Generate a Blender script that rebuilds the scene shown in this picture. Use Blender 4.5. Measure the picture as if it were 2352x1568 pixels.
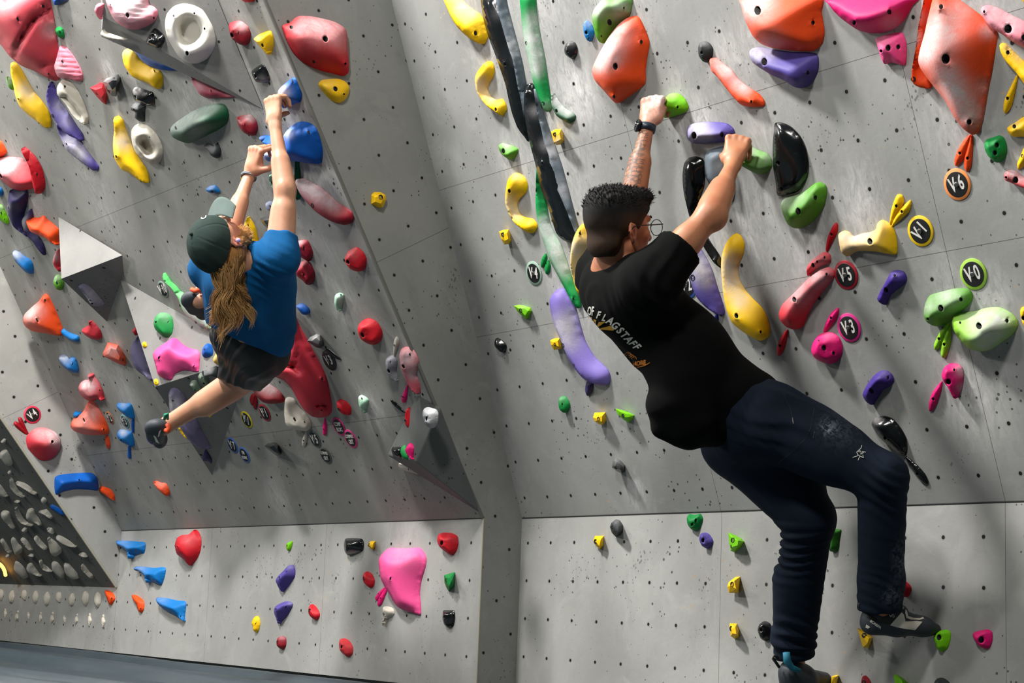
import bpy, bmesh, math, random
import numpy as np
from mathutils import Vector, Matrix
from mathutils.geometry import delaunay_2d_cdt
from mathutils.bvhtree import BVHTree
random.seed(7); np.random.seed(7)
SC = bpy.context.scene; COL = SC.collection
for o in list(bpy.data.objects): bpy.data.objects.remove(o)

# ------------------------------------------------------------ camera
W, H = 2352.0, 1568.0
FPX = 3894.04
YAW, PIT, ROL = -0.942, 0.1575, 0.0400
CAM = np.array([0.0, 0.0, 0.32])
_cy, _sy, _cp, _sp, _cr, _sr = math.cos(YAW), math.sin(YAW), math.cos(PIT), math.sin(PIT), math.cos(ROL), math.sin(ROL)
FW = np.array([_sy*_cp, _cy*_cp, _sp]); _R = np.array([_cy, -_sy, 0.0]); _U = np.cross(_R, FW)
RT = _cr*_R + _sr*_U; UP = -_sr*_R + _cr*_U
cd = bpy.data.cameras.new('camera'); cam = bpy.data.objects.new('camera', cd); COL.objects.link(cam)
cd.sensor_width = 36.0; cd.lens = 36.0*FPX/W; cd.clip_start = .05; cd.clip_end = 60
cam.matrix_world = Matrix(((RT[0], UP[0], -FW[0], CAM[0]), (RT[1], UP[1], -FW[1], CAM[1]), (RT[2], UP[2], -FW[2], CAM[2]), (0, 0, 0, 1)))
SC.camera = cam

# ------------------------------------------------------------ world, lamps, exposure
SC.view_settings.view_transform = 'Standard'; SC.view_settings.look = 'None'
SC.view_settings.exposure = -0.07; SC.view_settings.gamma = 1.0; SC.view_settings.use_curve_mapping = False
wd = bpy.data.worlds.new('world'); SC.world = wd; wd.use_nodes = True
wd.node_tree.nodes['Background'].inputs[0].default_value = (.72, .86, .80, 1)
wd.node_tree.nodes['Background'].inputs[1].default_value = 0.06
def lamp(name, loc, energy, size, color=(1, .975, .94)):
    ld = bpy.data.lights.new(name, 'POINT'); ld.energy = energy; ld.shadow_soft_size = size; ld.color = color
    o = bpy.data.objects.new(name, ld); COL.objects.link(o); o.location = loc; return o
lamp('gym_lamp', (-5.75, .75, 5.4), 2150, .28)
lamp('gym_lamp', (-11.0, -.5, 3.6), 430, .22)
lamp('gym_lamp', (-2.2, 0, 4.4), 590, .28)
lamp('gym_lamp', (-6.5, -1.5, 4.2), 440, .30)
lamp('gym_lamp', (-8.75, 1.5, 4.0), 300, .22)

def ray(x, y): return FW + RT*((x-W/2)/FPX) - UP*((y-H/2)/FPX)
def proj(P):
    P = np.atleast_2d(P)-CAM; d = P@FW
    return np.stack([W/2+FPX*(P@RT)/d, H/2-FPX*(P@UP)/d], -1)
class Facet:
    def __init__(s, o, n, u):
        s.o = np.array(o, float); s.n = np.array(n, float); s.n /= np.linalg.norm(s.n)
        u = np.array(u, float); u -= s.n*(u@s.n); s.u = u/np.linalg.norm(u); s.v = np.cross(s.n, s.u)
    def hit(s, x, y, h=0.0):
        d = ray(x, y); o = s.o+s.n*h
        return CAM+d*(((o-CAM)@s.n)/(d@s.n))
    def uv(s, P): d = P-s.o; return (d@s.u, d@s.v)
    def at(s, a, b, h=0.0): return s.o+s.u*a+s.v*b+s.n*h
    def mat(s, P): return Matrix(((s.u[0], s.v[0], s.n[0], P[0]), (s.u[1], s.v[1], s.n[1], P[1]), (s.u[2], s.v[2], s.n[2], P[2]), (0, 0, 0, 1)))
DRR, DLL, ZR, ZL, TR, TL = 4.1706, 3.9785, .6987, .6861, 0.35627, 0.53251
X0, X1 = -9.2, -5.615
def tilt(t): return (0, -math.cos(t), -math.sin(t))
FA = {
 'R': Facet((-3.5874, DRR-1.3002*math.sin(TR), ZR+1.3002*math.cos(TR)), tilt(TR), (1, 0, 0)),
 'L': Facet((-6.1339, DLL-.2518*math.sin(TL), ZL+.2518*math.cos(TL)), tilt(TL), (1, 0, 0)),
 'KR': Facet((-5.2645, DRR, .5959), (0, -1, 0), (1, 0, 0)),
 'KL': Facet((-7.5207, DLL, .5878), (0, -1, 0), (1, 0, 0)),
 'M': Facet((X1, 3.4, 1.5), (1, 0, 0), (0, math.cos(TL), math.sin(TL))),
 'F': Facet((X0, 3.6, 1.2), (1, 0, 0), (0, math.cos(TL), math.sin(TL))),
 'B': Facet((X0, DLL, .363), tilt(math.radians(40)), (1, 0, 0)),
}

# ------------------------------------------------------------ helpers
def tag(o, label=None, cat=None, group=None, kind=None):
    if label: o['label'] = label
    if cat: o['category'] = cat
    if group: o['group'] = group
    if kind: o['kind'] = kind
    return o
def link(name, me, mat=None, parent=None):
    o = bpy.data.objects.new(name, me); COL.objects.link(o)
    if mat is not None and not me.materials: me.materials.append(mat)
    if parent: o.parent = parent; o.matrix_parent_inverse = parent.matrix_world.inverted()
    return o
def mesh(name, V, F, smooth=True):
    me = bpy.data.meshes.new(name); me.from_pydata([tuple(map(float, v)) for v in V], [], [tuple(int(i) for i in f) for f in F])
    bm = bmesh.new(); bm.from_mesh(me); bmesh.ops.recalc_face_normals(bm, faces=bm.faces); bm.to_mesh(me); bm.free()
    for p in me.polygons: p.use_smooth = smooth
    return me
def recenter(me, P, rot=None):
    M = Matrix.Translation(Vector(P)) if rot is None else rot
    me.transform(M.inverted()); return M
def s2l(c): c = c/255.0; return c/12.92 if c <= .04045 else ((c+.055)/1.055)**2.4
def rgb(r, g, b): return (s2l(r), s2l(g), s2l(b), 1)
class NT:
    def __init__(s, name):
        s.m = bpy.data.materials.new(name); s.m.use_nodes = True; s.t = s.m.node_tree; s.b = s.t.nodes['Principled BSDF']
    def n(s, ty, **kw):
        nd = s.t.nodes.new('ShaderNode'+ty)
        for k, v in kw.items(): setattr(nd, k, v)
        return nd
    def set(s, sock, v):
        if hasattr(v, 'links'): s.t.links.new(v, sock)
        else: sock.default_value = v
    def math(s, op, a, b=0.0, c=0.0, clamp=False):
        nd = s.n('Math', operation=op, use_clamp=clamp); s.set(nd.inputs[0], a); s.set(nd.inputs[1], b); s.set(nd.inputs[2], c); return nd.outputs[0]
    def mix(s, f, a, b):
        nd = s.n('Mix', data_type='RGBA'); s.set(nd.inputs[0], f); s.set(nd.inputs[6], a); s.set(nd.inputs[7], b); return nd.outputs[2]
    def noise(s, vec, scale, det=3, rough=.55, dist=0):
        nd = s.n('TexNoise'); s.set(nd.inputs['Vector'], vec); nd.inputs['Scale'].default_value = scale
        nd.inputs['Detail'].default_value = det; nd.inputs['Roughness'].default_value = rough; nd.inputs['Distortion'].default_value = dist; return nd.outputs[0]
    def ramp(s, v, a, b):
        nd = s.n('MapRange'); s.set(nd.inputs[0], v); nd.inputs[1].default_value = a; nd.inputs[2].default_value = b; return nd.outputs[0]
    def co(s, kind='Object'): return s.n('TexCoord').outputs[kind]
    def scale(s, v, sc):
        nd = s.n('Mapping'); s.set(nd.inputs[0], v); nd.inputs['Scale'].default_value = sc; return nd.outputs[0]
    def bump(s, h, st=.3, d=.005):
        nd = s.n('Bump'); nd.inputs['Strength'].default_value = st; nd.inputs['Distance'].default_value = d; s.set(nd.inputs['Height'], h)
        s.t.links.new(nd.outputs[0], s.b.inputs['Normal'])
    def out(s, col, rough=.6): s.set(s.b.inputs['Base Color'], col); s.set(s.b.inputs['Roughness'], rough); return s.m
def plain(name, c, rough=.5, metal=0.0):
    k = NT(name); k.b.inputs['Metallic'].default_value = metal
    nz = k.noise(k.co(), 60); return k.out(k.mix(k.math('MULTIPLY', nz, .35), c, tuple(x*.75 for x in c[:3])+(1,)), rough)

# ------------------------------------------------------------ wall material
CHALK = rgb(222, 220, 218)
def wall_mat(name, su=(), sv=(), base=(154, 155, 152), nut=.152, off=(0, 0), nutr=.0062, dirt=.5):
    k = NT(name); co = k.co(); sep = k.n('SeparateXYZ'); k.set(sep.inputs[0], co); u, v = sep.outputs[0], sep.outputs[1]
    c1 = rgb(*base); c2 = rgb(*[x*.86 for x in base]); c3 = rgb(*[min(255, x*1.12) for x in base])
    big = k.noise(co, 1.3, 4, .6, .8); fine = k.noise(co, 45, 4, .7)
    col = k.mix(k.ramp(big, .35, .7), c1, c2)
    col = k.mix(k.math('MULTIPLY', k.ramp(k.noise(co, 4.5, 5, .65, 1.5), .55, .8), .5), col, c3)
    # rubbed streaks running down the panel
    st = k.noise(k.scale(co, (9, 1.2, 1)), 3.0, 5, .7, .6); col = k.mix(k.math('MULTIPLY', k.ramp(st, .58, .84), .28), col, c3)
    col = k.mix(k.math('MULTIPLY', k.ramp(k.noise(k.scale(co, (5, 2.2, 1)), 1.6, 4, .7, .4), .56, .85), .5), col, rgb(*[x*.72 for x in base]))
    col = k.mix(k.math('MULTIPLY', fine, .22), col, rgb(*[x*.8 for x in base]))
    # chalk stored on the panel
    at = k.n('Attribute', attribute_name='chalk'); ch = k.math('MULTIPLY', at.outputs['Fac'], k.ramp(k.noise(k.scale(co, (14, 5, 1)), 3, 6, .75, 1.2), .3, .65), clamp=True)
    col = k.mix(ch, col, CHALK)
    # screw holes and chips
    vo = k.n('TexVoronoi'); k.set(vo.inputs['Vector'], k.scale(co, (1, 1, 0))); vo.inputs['Scale'].default_value = 34; vo.inputs['Randomness'].default_value = 1
    sp = k.math('LESS_THAN', vo.outputs['Distance'], k.math('MULTIPLY', k.ramp(k.noise(co, 2.6, 3), .42, .70), .20))
    col = k.mix(k.math('MULTIPLY', sp, .8), col, rgb(48, 46, 42))
    vo2 = k.n('TexVoronoi'); k.set(vo2.inputs['Vector'], k.scale(co, (1, 1.9, 0))); vo2.inputs['Scale'].default_value = 13
    wp = k.math('LESS_THAN', vo2.outputs['Distance'], k.math('MULTIPLY', k.ramp(k.noise(co, 1.9, 2), .44, .72), .11))
    col = k.mix(k.math('MULTIPLY', wp, .7), col, rgb(176, 152, 122))
    # threaded insert holes on their square grid
    def cell(c, o): return k.math('SUBTRACT', k.math('FRACT', k.math('ADD', k.math('DIVIDE', k.math('SUBTRACT', c, o), nut), 100.5)), .5)
    a, b = cell(u, off[0]), cell(v, off[1])
    d = k.math('MULTIPLY', k.math('SQRT', k.math('ADD', k.math('MULTIPLY', a, a), k.math('MULTIPLY', b, b))), nut)
    hole = k.math('LESS_THAN', d, nutr)
    vo3 = k.n('TexVoronoi'); k.set(vo3.inputs['Vector'], k.scale(co, (1, .7, 0))); vo3.inputs['Scale'].default_value = 62
    sp3 = k.math('LESS_THAN', vo3.outputs['Distance'], k.math('MULTIPLY', k.ramp(k.noise(co, 3.7, 3), .5, .72), .26)); col = k.mix(k.math('MULTIPLY', sp3, .6), col, rgb(70, 68, 62))
    seam = None
    for cc, arr in ((u, su), (v, sv)):
        for s_, w_ in arr:
            q = k.math('COMPARE', cc, s_, w_); seam = q if seam is None else k.math('MAXIMUM', seam, q)
    if seam is not None: col = k.mix(k.math('MULTIPLY', seam, .8), col, rgb(40, 41, 40))
    col = k.mix(k.math('MULTIPLY', k.math('LESS_THAN', d, nutr*1.5), .35), col, rgb(105, 104, 100))
    col = k.mix(hole, col, rgb(14, 14, 14))
    k.bump(k.math('SUBTRACT', fine, k.math('MULTIPLY', hole, 2.0)), .25, .002)
    k.b.inputs['Specular IOR Level'].default_value = .35
    return k.out(col, k.math('ADD', .5, k.math('MULTIPLY', fine, .2)))

def panel(name, fc, us, vs, mat, thick=.02, clip=None, smudge=(), step=.05):
    """a plywood panel lying in facet fc, gridded so that chalk dust can be stored on it"""
    nu = max(1, int((us[1]-us[0])/step)); nv = max(1, int((vs[1]-vs[0])/step))
    U = np.linspace(us[0], us[1], nu+1); Vv = np.linspace(vs[0], vs[1], nv+1)
    pts = [(a, b, 0.0) for b in Vv for a in U]; Fs = [(j*(nu+1)+i, j*(nu+1)+i+1, (j+1)*(nu+1)+i+1, (j+1)*(nu+1)+i) for j in range(nv) for i in range(nu)]
    n0 = len(pts); b4 = [(us[0], vs[0]), (us[1], vs[0]), (us[1], vs[1]), (us[0], vs[1])]
    pts += [(a, b, -thick) for a, b in b4]; c4 = [0, nu, nv*(nu+1)+nu, nv*(nu+1)]
    Fs.append((n0+3, n0+2, n0+1, n0))
    lo = list(range(0, nu+1)); Fs.append(tuple([n0, n0+1]+lo[::-1]))
    hi = [nv*(nu+1)+i for i in range(nu+1)]; Fs.append(tuple([n0+2, n0+3]+hi))
    lf = [j*(nu+1) for j in range(nv+1)]; Fs.append(tuple([n0+3, n0]+lf))
    rt = [j*(nu+1)+nu for j in range(nv+1)]; Fs.append(tuple([n0+1, n0+2]+rt[::-1]))
    me = mesh(name, pts, Fs, False)
    at = me.attributes.new('chalk', 'FLOAT', 'POINT'); P = np.array(pts)
    val = np.zeros(len(P))
    for x, y, r, s in smudge:
        a, b = fc.uv(fc.hit(x, y)); rr = r
        d = np.sqrt((P[:, 0]-a)**2+((P[:, 1]-b)/1.25)**2)/rr; val = np.maximum(val, s*np.exp(-d*d))
    at.data.foreach_set('value', val.astype(np.float32))
    o = link(name, me, mat); o.matrix_world = fc.mat(fc.o); tag(o, kind='structure'); return o
# ------------------------------------------------------------ hold materials
PAL = dict(red=(192,18,34), red2=(140,22,36), red3=(206,52,58), reddk=(140,8,22), redc=(198,44,58), salmon=(196,70,80), salmond=(178,40,56),
 orange=(236,76,20), yellow=(246,196,6), lime=(118,202,6), limed=(84,150,34), limey=(140,200,40), green=(10,132,58), green2=(40,110,20), greend=(6,84,48), greenc=(88,196,104),
 greenw=(16,142,70), mint=(158,204,174), mintd=(104,128,104), blue=(0,84,172), blue2=(4,112,184), blued=(28,40,160), black=(24,28,30), blackg=(14,17,18), blackgr=(92,103,112), blackm=(42,49,50),
 bone=(196,190,176), bone2=(212,209,200), greyp=(140,140,148), greyc=(120,128,132), chalkb=(150,168,205), purple=(80,68,146), purplel=(120,104,180), purpled=(44,38,84), purpled2=(66,44,136), purplec=(104,98,128),
 pink=(238,80,146), pinkh=(222,16,112), pinkd=(160,58,78), pinkd2=(204,14,104), pinkl=(222,120,138), pinkc=(206,90,104), whiteh=(176,172,160))
HM = {}
def hold_mat(c):
    if c in HM: return HM[c]
    k = NT('hold_'+c); co = k.co('Object'); gl = c in ('blackg', 'black')
    base = rgb(*PAL[c]); n1 = k.noise(co, 9, 4, .6); n2 = k.noise(co, 160, 3, .7)
    col = k.mix(k.math('MULTIPLY', k.ramp(n1, .4, .75), .25), base, tuple(x*.72 for x in base[:3])+(1,))
    at = k.n('Attribute', attribute_name='chalk')
    ch = k.math('ADD', at.outputs['Fac'], k.math('MULTIPLY', k.math('SUBTRACT', k.noise(co, 22, 5, .7, .8), .5), k.math('MULTIPLY', at.outputs['Fac'], 1.6)), clamp=True)
    ch = k.math('ADD', ch, k.math('MULTIPLY', k.ramp(k.noise(co, 38, 5, .75), .60, .85), .05 if gl else .035), clamp=True)
    ch = k.math('MULTIPLY', ch, k.math('ADD', .72, k.math('MULTIPLY', n2, .4)), clamp=True)
    col = k.mix(ch, col, rgb(206, 203, 204))
    k.bump(n2, .15 if gl else .35, .0015)
    k.b.inputs['Specular IOR Level'].default_value = .5 if gl else .3
    HM[c] = k.out(col, k.math('ADD', .16 if gl else .56, k.math('MULTIPLY', ch, .4))); return HM[c]
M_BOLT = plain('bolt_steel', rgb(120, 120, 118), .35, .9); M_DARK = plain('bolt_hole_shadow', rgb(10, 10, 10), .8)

def smooth_poly(P, step):
    P = np.array(P, float); n = len(P); out = []
    for i in range(n):
        p0, p1, p2, p3 = P[i-1], P[i], P[(i+1) % n], P[(i+2) % n]
        L = np.linalg.norm(p2-p1); m = max(1, int(round(L/step)))
        for j in range(m):
            t = j/m
            # centripetal-ish Catmull-Rom with tension
            out.append(.5*((2*p1)+(-p0+p2)*t+(2*p0-5*p1+4*p2-p3)*t*t+(-p0+3*p1-3*p2+p3)*t**3)*.75+.25*(p1*(1-t)+p2*t))
    return np.array(out)
def inside(P, q):
    x, y = P[:, 0], P[:, 1]; x2, y2 = np.roll(x, -1), np.roll(y, -1)
    qx, qy = q[:, 0][:, None], q[:, 1][:, None]
    c = ((y > qy) != (y2 > qy)) & (qx < (x2-x)*(qy-y)/(y2-y+1e-12)+x)
    return c.sum(1) % 2 == 1
def add_bolts(root, me, fc, bolts, name='bolt'):
    """bolt heads that sit on the hold, found by dropping onto its surface"""
    if not bolts: return
    bm = bmesh.new(); bm.from_mesh(me); bv = BVHTree.FromBMesh(bm); bm.free(); out = []
    for x, y, r in bolts:
        d = ray(x, y); hitp = bv.ray_cast(Vector(CAM), Vector(d/np.linalg.norm(d)))
        if hitp[0] is None: continue
        p = np.array(hitp[0]); nrm = np.array(hitp[1]); nrm = nrm if nrm@fc.n > 0 else -nrm
        z = nrm*.5+fc.n*.5; z /= np.linalg.norm(z)
        f2 = Facet(p, z, fc.u)
        V = []; F = []
        prof = [(1.0, -.5), (1.0, .12), (.82, .16), (.8, -.04), (.5, -.06), (.5, .04), (.3, .04), (.28, -.2), (0.001, -.2)]
        N = 14
        for rr, hh in prof:
            for i in range(N):
                a = 2*math.pi*i/N; V.append(f2.at(r*rr*math.cos(a), r*rr*math.sin(a), r*hh))
        for j in range(len(prof)-1):
            for i in range(N): F.append((j*N+i, j*N+(i+1) % N, (j+1)*N+(i+1) % N, (j+1)*N+i))
        m2 = mesh(name, V, F, False); out.append(m2)
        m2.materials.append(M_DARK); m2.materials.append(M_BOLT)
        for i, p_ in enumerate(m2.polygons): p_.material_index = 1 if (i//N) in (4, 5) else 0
        M = recenter(m2, f2.o); o = bpy.data.objects.new(name, m2); COL.objects.link(o); o.parent = root
        o.matrix_local = root.matrix_world.inverted()@M
def relief(name, fc, col, out_px, Hm, bolts=(), chalk=(), holes=True, lean=.5, mat=None, grooves=()):
    P = np.array(out_px, float); size = math.sqrt(np.ptp(P[:, 0])*np.ptp(P[:, 1]))
    step = max(1.8, size/26); P = smooth_poly(P, step); n = len(P)
    area = .5*np.sum(P[:, 0]*np.roll(P[:, 1], -1)-np.roll(P[:, 0], -1)*P[:, 1])
    if area < 0: P = P[::-1]
    T = np.roll(P, -1, 0)-np.roll(P, 1, 0); T /= np.linalg.norm(T, axis=1)[:, None]+1e-9
    Nn = np.stack([T[:, 1], -T[:, 0]], -1)
    c = P.mean(0); C3 = fc.hit(*c); dd = proj(C3+fc.n*.02)[0]-proj(C3)[0]; ppm = np.linalg.norm(proj(C3+fc.v*.02)[0]-proj(C3)[0])/.02
    ln = np.linalg.norm(dd); dirn = dd/ln; fore = min(1.0, ln/(.02*ppm))
    dot = np.maximum(0, Nn@dirn); 
    for _ in range(4): dot = (dot+np.roll(dot, 1)+np.roll(dot, -1))/3
    rim = .0025+Hm*lean*dot*fore
    g = np.arange(P[:, 0].min(), P[:, 0].max(), step); gy = np.arange(P[:, 1].min(), P[:, 1].max(), step*.87)
    Q = np.array([(x+(step/2 if j % 2 else 0), y) for j, y in enumerate(gy) for x in g])
    Q = Q[inside(P, Q)] if len(Q) else Q
    if len(Q):
        D = np.sqrt(((Q[:, None]-P[None])**2).sum(-1)); Q = Q[D.min(1) > .62*step]
    # drilled holes
    rings = []; U3, V3 = fc.u, fc.v
    for x, y, r in bolts:
        c3 = fc.hit(x, y, Hm*.6); M = 12
        R_ = np.array([proj(c3+(U3*math.cos(t)+V3*math.sin(t))*r)[0] for t in np.linspace(0, 2*math.pi, M, endpoint=False)])
        R_ += np.array([x, y])-R_.mean(0); rad = np.linalg.norm(R_-[x, y], axis=1).max()
        if rad > 1.6 and inside(P, R_).all() and np.sqrt(((R_[:, None]-P[None])**2).sum(-1)).min() > .5*step and holes: rings.append((np.array([x, y]), R_, rad, r))
    for cxy, R_, rad, r in rings:
        if len(Q):
            k = R_-cxy; ang = np.arctan2(Q[:, 1]-cxy[1], Q[:, 0]-cxy[0]); Q = Q[np.linalg.norm(Q-cxy, axis=1) > 1.25*rad]
        k2 = cxy+(R_-cxy)*1.45; k2 = k2[inside(P, k2)]; Q = np.vstack([Q, k2]) if len(Q) else k2
    allp = [tuple(p) for p in P]; edges = [(i, (i+1) % n) for i in range(n)]
    for cxy, R_, rad, r in rings:
        b = len(allp); allp += [tuple(p) for p in R_]; edges += [(b+i, b+(i+1) % len(R_)) for i in range(len(R_))]
    allp += [tuple(q) for q in Q]
    res = delaunay_2d_cdt([Vector(p) for p in allp], edges, [list(range(n))], 1, 1e-5)
    VP = np.array([tuple(v) for v in res[0]]); FT = [tuple(f) for f in res[2] if len(f) >= 3]; orig = res[3]
    keep = []
    for f in FT:
        cc = VP[list(f)].mean(0); ok = True
        for cxy, R_, rad, r in rings:
            if np.linalg.norm(cc-cxy) < rad and inside(R_, cc[None])[0]: ok = False
        if ok: keep.append(f)
    FT = keep
    # height field from wall-ward distances
    md = Nn@dirn
    for _ in range(4): md = (md+np.roll(md, 1)+np.roll(md, -1))/3
    slope = (np.where(md < 0, .40+.75*(1+md), 1.15+1.4*md) if fore > .6 else np.full(n, 1.3))
    T_ = np.abs(T@np.array([1.0, 0])); D = np.sqrt((((VP[:, None]-P[None])*np.array([1/.66 if fore > .5 else 1, 1]))**2).sum(-1))/ppm
    hr = (rim[None]+slope[None]*D).min(1); h = Hm*np.sin(np.minimum(hr/(1.25*Hm), 1)*math.pi/2)*1.0
    isb = np.array([any(i < n for i in o_) for o_ in orig])
    near = D.argmin(1); h[isb] = rim[near[isb]]
    nb = [set() for _ in VP]
    for f in FT:
        for i in range(len(f)): a, b = f[i], f[(i+1) % len(f)]; nb[a].add(b); nb[b].add(a)
    for it in range(8):
        h2 = h.copy()
        for i, s_ in enumerate(nb):
            if s_ and not isb[i]: h2[i] = .4*h[i]+.6*np.mean(h[list(s_)])
        h = h2
    for pl, dep, wd_ in grooves:
        for (x0, y0), (x1, y1) in zip(pl[:-1], pl[1:]):
            a = np.array([x0, y0]); b = np.array([x1, y1])-a; t = np.clip(((VP-a)@b)/(b@b), 0, 1); dq = np.linalg.norm(VP-a-t[:, None]*b, axis=1)
            h = np.where(isb, h, h-dep*np.exp(-(dq/wd_)**2))
    h = np.maximum(h, .002)
    V3d = [fc.hit(VP[i, 0], VP[i, 1], h[i]) for i in range(len(VP))]; F = list(FT)
    # skirt back to the panel
    bl = {}
    for i, o_ in enumerate(orig):
        for q in o_:
            if q < n: bl[q] = i
    loop = [bl[i] for i in range(n) if i in bl]; L2 = []
    for i in loop:
        p = V3d[i]; hh = (p-fc.o)@fc.n; L2.append(len(V3d)); V3d.append(p-fc.n*(hh+.0015))
    m = len(loop)
    for i in range(m): F.append((loop[i], L2[i], L2[(i+1) % m], loop[(i+1) % m]))
    F.append(tuple(L2))
    hole_info = []; b = n
    for cxy, R_, rad, r in rings:
        K = len(R_); mp = {}
        for i, o_ in enumerate(orig):
            for q in o_:
                if b <= q < b+K: mp[q-b] = i
        if len(mp) == K:
            dep = min(.03, max(.006, Hm*.35), r*2.6); lo = []
            ctr = np.mean([V3d[mp[i]] for i in range(K)], 0)
            for i in range(K): lo.append(len(V3d)); V3d.append(V3d[mp[i]]-fc.n*dep)
            for i in range(K): F.append((mp[i], mp[(i+1) % K], lo[(i+1) % K], lo[i]))
            F.append(tuple(lo)); hole_info.append((ctr-fc.n*dep, r, set(lo)))
        b += K
    me = mesh(name, V3d, F)
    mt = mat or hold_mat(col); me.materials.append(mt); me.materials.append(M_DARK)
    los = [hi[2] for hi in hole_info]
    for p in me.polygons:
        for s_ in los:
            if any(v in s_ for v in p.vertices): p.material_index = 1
    at = me.attributes.new('chalk', 'FLOAT', 'POINT'); val = np.zeros(len(V3d))
    nv = len(VP)
    for x, y, r, s_ in chalk:
        d = np.linalg.norm(VP-[x, y], axis=1)/r; val[:nv] = 1-(1-val[:nv])*(1-np.clip(s_*.74*np.exp(-((d/.92)**2.2)), 0, 1))
    at.data.foreach_set('value', val.astype(np.float32))
    c3 = fc.hit(*c); M = recenter(me, c3, fc.mat(c3))
    o = link(name, me); o.matrix_world = M; bpy.context.view_layer.update()
    for ctr, r, _ in hole_info:
        if r < .0085: continue
        V = []; F2 = []; N = 10; prof = [(.9, 0), (.9, .35), (.45, .35), (.42, .05), (.001, .05)]
        f2 = Facet(ctr, fc.n, fc.u)
        for rr, hh in prof:
            for i in range(N): a = 2*math.pi*i/N; V.append(f2.at(r*rr*.8*math.cos(a), r*rr*.8*math.sin(a), r*hh+.0004))
        for j in range(len(prof)-1):
            for i in range(N): F2.append((j*N+i, j*N+(i+1) % N, (j+1)*N+(i+1) % N, (j+1)*N+i))
        m2 = mesh('bolt', V, F2, False); m2.materials.append(M_BOLT); Mb = recenter(m2, ctr); ob = bpy.data.objects.new('bolt', m2); COL.objects.link(ob)
        ob.parent = o; ob.matrix_local = o.matrix_world.inverted()@Mb
    if not rings and bolts:
        m3 = me.copy(); m3.transform(o.matrix_world); add_bolts(o, m3, fc, bolts); bpy.data.meshes.remove(m3)
    return o
def hull(name, fc, mat, pts, bev=.004, seg=2, smooth=False):
    """solid convex block from (px, py, height above the panel) corners plus their feet"""
    bm = bmesh.new(); P = []
    for x, y, hh in pts:
        if not np.isscalar(hh): P.append(hh); continue
        p = fc.hit(x, y, hh); P.append(p)
        if hh <= .003: P.append(p-fc.n*(hh+.002))
    for p in P: bm.verts.new(p)
    r = bmesh.ops.convex_hull(bm, input=bm.verts); 
    bmesh.ops.delete(bm, geom=[v for v in bm.verts if not v.link_faces], context='VERTS')
    bmesh.ops.dissolve_limit(bm, angle_limit=.03, verts=bm.verts, edges=bm.edges)
    if bev: bmesh.ops.bevel(bm, geom=list(bm.edges), offset=bev, segments=seg, affect='EDGES', profile=.6, clamp_overlap=True)
    me = bpy.data.meshes.new(name); bm.to_mesh(me); bm.free()
    for p in me.polygons: p.use_smooth = smooth
    c3 = np.mean(P, 0); M = recenter(me, c3, fc.mat(c3)); o = link(name, me, mat); o.matrix_world = M; return o
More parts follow.
